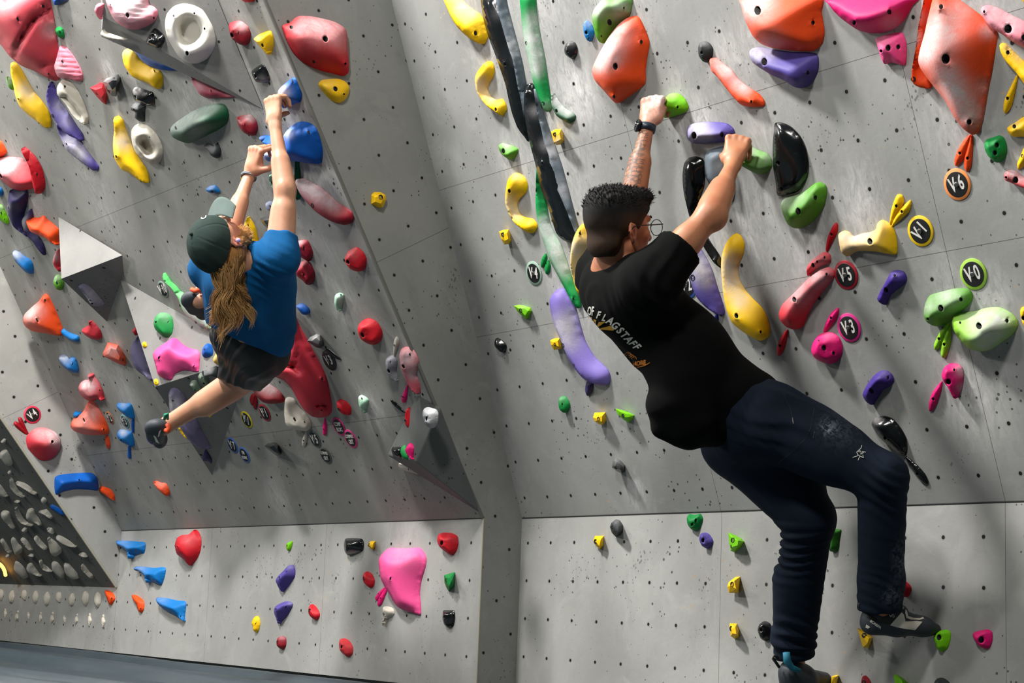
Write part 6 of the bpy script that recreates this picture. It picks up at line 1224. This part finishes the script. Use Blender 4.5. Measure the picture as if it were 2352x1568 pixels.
    for i in range(n_):
        t_ = 2*math.pi*i/n_; dr = a*math.cos(t_)+b*math.sin(t_)
        for z_, o_ in prof: VV.append(wc+ax*z_+dr*(.0265+o_))
    for i in range(n_):
        for j in range(6): FF.append((i*6+j, i*6+(j+1) % 6, ((i+1) % n_)*6+(j+1) % 6, ((i+1) % n_)*6+j))
    w_ = child('watch', mesh('watch', VV, FF), root, M_NAVYR); wd_ = nrm(-RT*.95-FW*.25); wd_ = nrm(wd_-ax*(wd_@ax)); fc = Facet(wc+wd_*.028, wd_, ax); VV = []; FF = []
    for rr, hh in [(.0215, 0), (.0225, .004), (.0215, .009), (.019, .010), (.018, .0085), (.0005, .0085)]:
        for i in range(32): t_ = 2*math.pi*i/32; VV.append(fc.at(rr*math.cos(t_), rr*math.sin(t_), hh))
    for j in range(5):
        for i in range(32): FF.append((j*32+i, j*32+(i+1) % 32, (j+1)*32+(i+1) % 32, (j+1)*32+i))
    FF.append(tuple(range(32))); mw = mesh('watch_face', VV, FF); mw.materials.append(plain('watch_glass', rgb(14, 16, 20), .12)); mw.transform(root.matrix_world.inverted()); o = bpy.data.objects.new('watch_face', mw); COL.objects.link(o); o.parent = w_

# ================================================================ climber in blue
def climber_blue():
    root = bpy.data.objects.new('person', None); COL.objects.link(root)
    pelvis = PZ(585, 800, 6.80); root.location = pelvis; bpy.context.view_layer.update()
    tag(root, 'long-haired person in blue T-shirt, black shorts and dark green cap, hanging from blue jugs', 'person')
    X_, Y_, Z_ = np.eye(3)
    wr_, er, shr = PZ(632, 290, 6.52), PZ(655, 440, 6.42), PZ(641, 592, 6.36)
    wl, el, shl = PZ(572, 404, 6.60), PZ(528, 528, 6.48), PZ(480, 618, 6.60)
    nk, hc = PZ(572, 618, 6.44), PZ(501, 557, 6.33)
    hr, hl = PZ(600, 812, 6.78), PZ(552, 795, 6.92); kr, ar = PZ(552, 872, 7.02), PZ(388, 972, 7.10); kl, al = PZ(610, 715, 7.2), PZ(468, 668, 7.05)
    allp = np.array([wr_, er, shr, wl, el, shl, hr, hl, kr, ar, kl, al, hc, PZ(630, 190, 6.6), PZ(340, 1020, 7.2), PZ(450, 700, 7.05)])
    F = Field(allp.min(0)-.12, allp.max(0)+.12, .0046)
    F.cap(er, wr_, .037, .0225, .02); F.cap(er+(wr_-er)*.12, er+(wr_-er)*.45, .040, .034, .02); F.cap(shr, er, .052, .039, .02); F.cap(shr+(er-shr)*.3, shr+(er-shr)*.7, .050, .045, .02); F.ell(er-RT*.006+UP*.004-FW*.03, (RT, UP, FW), (.018, .03, .012), .015)
    F.cap(el, wl, .036, .0215, .02); F.cap(el+(wl-el)*.15, el+(wl-el)*.5, .039, .032, .02); F.cap(shl, el, .050, .037, .02)
    hand(F, wr_, PZ(627, 226, 6.55), -FW*.72-RT*.55, -1, (1.1, 1.1, .6), 1.03, thumb=(.6, -.1, -.8))
    hand(F, wl, PZ(590, 342, 6.58), -FW*.66-RT*.62, 1, (1.2, .8, .5), 1.03, thumb=(.45, .75, -.4))
    chest = (shl+shr)/2; mid = PZ(585, 705, 6.62)
    F.cap(shl, shr, .06, .06, .03); F.cap(chest, mid, .09, .085, .05); F.cap(mid, pelvis, .085, .085, .05); F.cap(hr, hl, .075, .075, .03)
    F.cap(hr, kr, .085, .062, .03); F.cap(kr, ar, .054, .034, .02); F.cap(kr+(ar-kr)*.14-UP*.008, kr+(ar-kr)*.48-UP*.012, .058, .052, .03)
    F.cap(hl, kl, .085, .060, .03); F.cap(kl, al, .052, .034, .02); F.cap(al, PZ(458, 690, 7.0), .034, .034, .01); F.cap(ar, PZ(376, 982, 7.1), .035, .033, .012)
    hf = nrm(UP*.90+FW*.38+RT*.02); hu = nrm(-RT*.62-FW*.76+UP*.05)
    F.cap(nk, hc-hf*.03+nrm(nk-hc)*.04, .062, .056, .02)
    q, A = head(F, hc, hf, hu, 1.05); r, f, u = A
    V, Q = F.mesh(2); pp = proj(V)
    bl = .9*np.exp(-((pp[:, 0]-548)**2+(pp[:, 1]-555)**2)/(14**2))+.6*np.exp(-((pp[:, 0]-548)**2+(pp[:, 1]-522)**2)/(20**2))+.3*np.exp(-((pp[:, 0]-610)**2+(pp[:, 1]-370)**2)/(40**2))
    child('body', np_mesh('body', V, Q, dict(chalk=0*bl, blush=np.clip(bl, 0, 1))), root, SKIN2)
    for sd in (-1, 1):
        bm = bmesh.new(); bmesh.ops.create_uvsphere(bm, u_segments=16, v_segments=10, radius=.0125); me = bpy.data.meshes.new('eye'); bm.to_mesh(me); bm.free()
        me.materials.append(M_EYE); me.materials.append(M_IRIS); Mr = Vector(f).to_track_quat('Z', 'Y').to_matrix().to_4x4()
        for p in me.polygons:
            p.use_smooth = True
            if p.center.z > .0095: p.material_index = 1
        me.transform(Matrix.Translation(Vector(q(sd*.030, .070, .006)))@Mr); child('eye', me, root)
    # earbud
    sd = 1 if proj(q(.08, 0, 0))[0][0] > proj(q(-.08, 0, 0))[0][0] else -1
    bm = bmesh.new(); bmesh.ops.create_uvsphere(bm, u_segments=12, v_segments=8, radius=.0095); me = bpy.data.meshes.new('earbud'); bm.to_mesh(me); bm.free(); me.polygons.foreach_set('use_smooth', [True]*len(me.polygons)); me.transform(Matrix.Translation(Vector(q(sd*.086, -.010, -.020)))); child('earbud', me, root, plain('earbud_lilac', rgb(190, 170, 225), .3))
    # beard
    rs = np.random.RandomState(8); hv = []; hq = []
    F = Field(hc-.17, hc+.17, .0035); F.ell(q(0, .04, -.078), A, (.060, .052, .050), .02); F.cap(q(-.062, .0, -.045), q(-.03, .05, -.09), .022, .026, .02); F.cap(q(.062, .0, -.045), q(.03, .05, -.09), .022, .026, .02); F.ell(q(0, .07, -.105), A, (.034, .034, .034), .02)
    F.ell(q(0, .095, -.055), A, (.03, .02, .016), .006, sub=True); V, Q = F.mesh(1); N = norms(V, Q)
    def hairy(V, Q, N, count, L, w, mixd, name, mat, lo=.0, fdv=.0):
        hv = [tuple(v) for v in V]; hq = [tuple(int(i) for i in a) for a in Q]; fd = [fdv]*len(V)
        for i in rs.randint(0, len(V), count):
            p = V[i]; d = nrm(N[i]*.5+mixd+rs.randn(3)*.25); l = L*(.6+.8*rs.rand()); ww = nrm(np.cross(d, rs.randn(3)))*w; b = len(hv)
            hv.extend([tuple(p-ww), tuple(p+ww), tuple(p+d*l*.6+ww*.7), tuple(p+d*l)]); hq.append((b, b+1, b+2, b+3)); fd += [rs.rand()*.7]*4
        me = bpy.data.meshes.new(name); me.from_pydata(hv, [], hq); me.polygons.foreach_set('use_smooth', [True]*len(me.polygons)); a_ = me.attributes.new('fade', 'FLOAT', 'POINT'); a_.data.foreach_set('value', np.array(fd, np.float32)); return child(name, me, root, mat)
    hairy(V, Q, N, 1200, .012, .0008, -u*.6+f*.2, 'beard', M_HAIR2)
    # long hair: wavy locks falling from under the cap
    VV = []; FF = []; fd = []
    st = [PZ(x, y, z) for x, y, z in ((540, 585, 6.29), (534, 598, 6.28), (524, 606, 6.27), (512, 612, 6.27), (500, 612, 6.28), (488, 608, 6.30), (546, 572, 6.31), (550, 600, 6.34), (556, 618, 6.38))]
    hm = Field(hc-.2, hc+.2, .004); hm.ell(q(0, -.050, -.030), A, (.080, .064, .070), .01); hm.ell(q(.035, -.03, -.05), A, (.032, .040, .045), .02); hm.half(q(0, .0, 0), nrm(f+u*.2), hc, .3); hm.half(q(0, 0, -.095), -u, hc, .3); Vh, Qh = hm.mesh(2); Nh = norms(Vh, Qh); Vh = fold(Vh, Nh, Qh, .004, nrm(r), 150, 4, None, .004); child('hair_back', np_mesh('hair_back', Vh, Qh, dict(fade=np.full(len(Vh), .0))), root, M_HAIR2)
    ends = [(475, 758, 6.38), (490, 752, 6.36), (505, 765, 6.38), (520, 748, 6.36), (540, 740, 6.38), (560, 730, 6.42), (485, 720, 6.40), (470, 735, 6.44), (500, 730, 6.38), (575, 700, 6.45), (550, 705, 6.40), (585, 735, 6.46)]
    for i in range(46):
        a0 = st[i % len(st)]+rs.randn(3)*.008; e_ = ends[rs.randint(len(ends))]; b0 = PZ(e_[0]+rs.randn()*7, e_[1]+rs.randn()*10, e_[2]+rs.randn()*.02); n_ = 18; ph = rs.rand()*6; am = .010+.009*rs.rand(); fr = 1.7+rs.rand()*.9; sdv = nrm(RT*(1 if rs.rand() > .5 else -1)+FW*rs.randn()*.7); shade = rs.rand()
        bend = PZ(530, 668, 6.29)
        for q_ in range(34):
            da = rs.randn(3)*.0045; db = rs.randn(3)*.0065; path = []; ph2 = ph+rs.randn()*.25; L_ = 1-.22*rs.rand()
            for j in range(n_):
                t_ = j/(n_-1)*L_; p = a0*(1-t_)**2+2*bend*t_*(1-t_)+b0*t_*t_; p = p+(a0+(b0-a0)*t_-p)*.45; w_ = math.sin(min(1, t_*1.4)*math.pi*.5)
                path.append(p+da*(1-.3*t_)+db*t_+sdv*am*math.sin(t_*fr*6.28+ph2)*t_**.5+RT*.014*math.sin(t_*9+.5)*t_)
            r0 = .0007+.0009*rs.rand(); v, g = tube(path, [r0*(1-.7*(j/(n_-1))**3) for j in range(n_)], 4, False); bb = len(VV); VV += v; FF += [tuple(x+bb for x in y) for y in g]; fd += [float(np.clip(shade*.7+rs.rand()*.5-.15, 0, 1))]*len(v)
    me = mesh('hair', VV, FF); a_ = me.attributes.new('fade', 'FLOAT', 'POINT'); a_.data.foreach_set('value', np.array(fd, np.float32)); child('hair', me, root, M_HAIR2)
    # cap: crown and visor
    F = Field(hc-.24, hc+.24, .004); F.ell(q(0, -.014, .030), A, (.089, .108, .092), .01); F.ell(q(0, -.03, .0), A, (.084, .092, .07), .02); F.half(q(0, 0, .012), -u*1.0+f*.10-f*0, hc, .3); F.half(q(0, -.06, -.02), nrm(-u-f*.4), hc, .3)
    V, Q = F.mesh(2); N = norms(V, Q); d_ = V-q(0, -.014, .03); ang = np.arctan2(d_@r, d_@f); el_ = np.clip((d_@u)/.09, 0, 1)
    V = V-N*(.0022*np.exp(-((np.abs(((ang/(math.pi/3)+.5) % 1)-.5))/.035)**2)*(el_ < .97))[:, None]; V = fold(V, N, Q, .0025, r+f*.5, 30, 2)
    capo = child('cap', np_mesh('cap', V, Q), root, M_CAP)
    bm = bmesh.new(); bmesh.ops.create_uvsphere(bm, u_segments=10, v_segments=6, radius=.007); me = bpy.data.meshes.new('cap_button'); bm.to_mesh(me); bm.free(); me.transform(Matrix.Translation(Vector(q(0, -.014, .122)))); me.materials.append(M_CAP); me.transform(root.matrix_world.inverted()); o = bpy.data.objects.new('cap_button', me); COL.objects.link(o); o.parent = capo
    VV = []; n1, n2 = 22, 9
    for side_ in (0, 1):
        for j in range(n2):
            t_ = j/(n2-1)
            for i in range(n1):
                a = (i/(n1-1)-.5)*2; x = a*.078; y = .062+.030*math.cos(a*1.4)+t_*.082*math.sqrt(max(0, 1-.55*a*a)); z = .028-.018*a*a-t_*.010-side_*.003; VV.append(q(x, y, z))
    FF = []; K_ = n1*n2
    for j in range(n2-1):
        for i in range(n1-1): a = j*n1+i; FF += [(a, a+1, a+n1+1, a+n1), (K_+a+n1, K_+a+n1+1, K_+a+1, K_+a)]
    rim_ = [j*n1 for j in range(n2)]+[(n2-1)*n1+i for i in range(1, n1)]+[j*n1+n1-1 for j in range(n2-2, -1, -1)]+[i for i in range(n1-2, 0, -1)]
    for i in range(len(rim_)): a, b = rim_[i], rim_[(i+1) % len(rim_)]; FF.append((a, b, K_+b, K_+a))
    me = mesh('visor', VV, FF); me.materials.append(M_CAPUNDER); me.transform(root.matrix_world.inverted()); o = bpy.data.objects.new('visor', me); COL.objects.link(o); o.parent = capo
    child('cap_badge', decal(bvh(V, Q), letter_polys('O', 468, 499, 12, -25, 1.5, 0, .03), .002, 1.5), capo, M_INKW)
    # blue T-shirt
    F = Field(allp.min(0)-.2, allp.max(0)+.2, .0065); sv = er-shr
    F.cap(shr-sv*.02, shr+sv*.36, .069, .062, .03); F.cap(shl, shl+(el-shl)*.4, .07, .064, .03); F.cap(shl, shr, .075, .078, .04); F.cap(PZ(530, 690, 6.60), PZ(562, 765, 6.74), .105, .115, .05)
    F.cap(PZ(560, 640, 6.5), PZ(580, 700, 6.6), .13, .13, .05); F.cap(PZ(625, 620, 6.45), PZ(622, 740, 6.66), .092, .098, .04); F.cap(PZ(580, 690, 6.6), PZ(600, 745, 6.7), .13, .125, .05); F.cap(PZ(530, 650, 6.55), PZ(560, 735, 6.7), .1, .09, .04); F.cap(PZ(618, 760, 6.68), PZ(628, 788, 6.68), .065, .035, .04)
    F.half(shr+sv*.36, sv, shr+sv*.5, .12); F.cap(PZ(545, 720, 6.68), PZ(605, 780, 6.76), .118, .118, .05); F.half(PZ(570, 786, 6.7), nrm(-UP*.91-RT*.42), PZ(560, 850, 6.75), .25)
    F.ell(PZ(566, 600, 6.42), (RT, UP, FW), (.062, .05, .085), .012, sub=True)
    V, Q = F.mesh(2); N = norms(V, Q); pp = proj(V)
    V = fold(V, N, Q, .010, nrm(RT*.45+UP*.85), 42, 21, np.exp(-((pp[:, 0]-625)**2+(pp[:, 1]-620)**2)/(48**2)), .02); V = fold(V, N, Q, .006, nrm(RT+UP*.3), 18, 22); V = fold(V, N, Q, .007, nrm(UP+RT*.4), 22, 23, np.clip((pp[:, 1]-740)/40, 0, 1))
    child('t_shirt', np_mesh('t_shirt', V, Q), root, M_BLUETEE)
    # shorts
    F = Field(allp.min(0)-.2, allp.max(0)+.2, .0065)
    F.cap(PZ(560, 770, 6.8), PZ(600, 800, 6.76), .118, .115, .04); F.cap(PZ(538, 735, 6.80), PZ(565, 790, 6.85), .085, .10, .05); F.cap(hr, hr+(kr-hr)*.95, .108, .092, .03); F.cap(hl, PZ(520, 770, 6.95), .09, .07, .04); F.cap(hl, kl, .095, .08, .04); F.cap(PZ(552, 850, 6.96), PZ(548, 868, 6.98), .088, .08, .03)
    F.half(PZ(548, 884, 6.98), nrm(-UP*.9-RT*.28), PZ(540, 920, 6.98), .15)
    V, Q = F.mesh(2); N = norms(V, Q); V = fold(V, N, Q, .006, nrm(RT*.8-UP*.5), 22, 31, None, .05)
    child('shorts', np_mesh('shorts', V, Q), root, M_SHORTS)
    # shoes
    def mk(heel, toe, up):
        F = Field(np.minimum(heel, toe)-.12, np.maximum(heel, toe)+.14, .004); shoe(F, heel, toe, up); V, Q = F.mesh(2); return child('climbing_shoe', np_mesh('climbing_shoe', V, Q), root, M_RUB), bvh(V, Q)
    s1, b1 = mk(PZ(382, 975, 7.06), PZ(362, 1016, 7.24), nrm(-RT*.75+UP*.1-FW*.5))
    v_, f_ = tube([PZ(378, 963, 7.02), PZ(379, 952, 7.0), PZ(385, 950, 7.0), PZ(385, 962, 7.02)], .006, 8); child('pull_tab', mesh('pull_tab', v_, f_), s1, plain('tab_green', rgb(20, 130, 100), .6), 'green pull tab')
    v_, f_ = tube([PZ(384, 975, 7.03), PZ(388, 980, 7.02), PZ(386, 990, 7.02), PZ(380, 988, 7.03)], .010, 8); child('pull_tab', mesh('pull_tab', v_, f_), s1, M_ORANGE, 'orange pull tab')
    s2, b2 = mk(PZ(462, 676, 7.0), PZ(462, 722, 7.14), nrm(-RT*.8-FW*.5))
    v_, f_ = tube([PZ(440, 664, 6.96), PZ(448, 668, 6.95), PZ(458, 665, 6.95), PZ(462, 670, 6.97)], .010, 8); child('pull_tab', mesh('pull_tab', v_, f_), s2, M_ORANGE, 'orange pull tab')
    for PP in ([(365, 990), (370, 986), (366, 1000), (362, 1004)], [(352, 998), (358, 1002), (366, 1018), (358, 1014)]): child('shoe_panel', decal(b1, [PP], .0015, 1.5), s1, M_WHITE)
    # wrist band
    ax = nrm(wl-el); wc = wl-ax*.004
    for dz in (-.0028, .0028):
        a = nrm(np.cross(ax, Y_)); b = np.cross(ax, a); v_, f_ = tube([wc+ax*dz+(a*math.cos(t_)+b*math.sin(t_))*.0292 for t_ in np.linspace(0, 2*math.pi, 30)], .0028, 6, False); child('wrist_band', mesh('wrist_band', v_, f_), root, plain('band_grey', rgb(120, 126, 134), .6))
climber_black(); climber_blue()
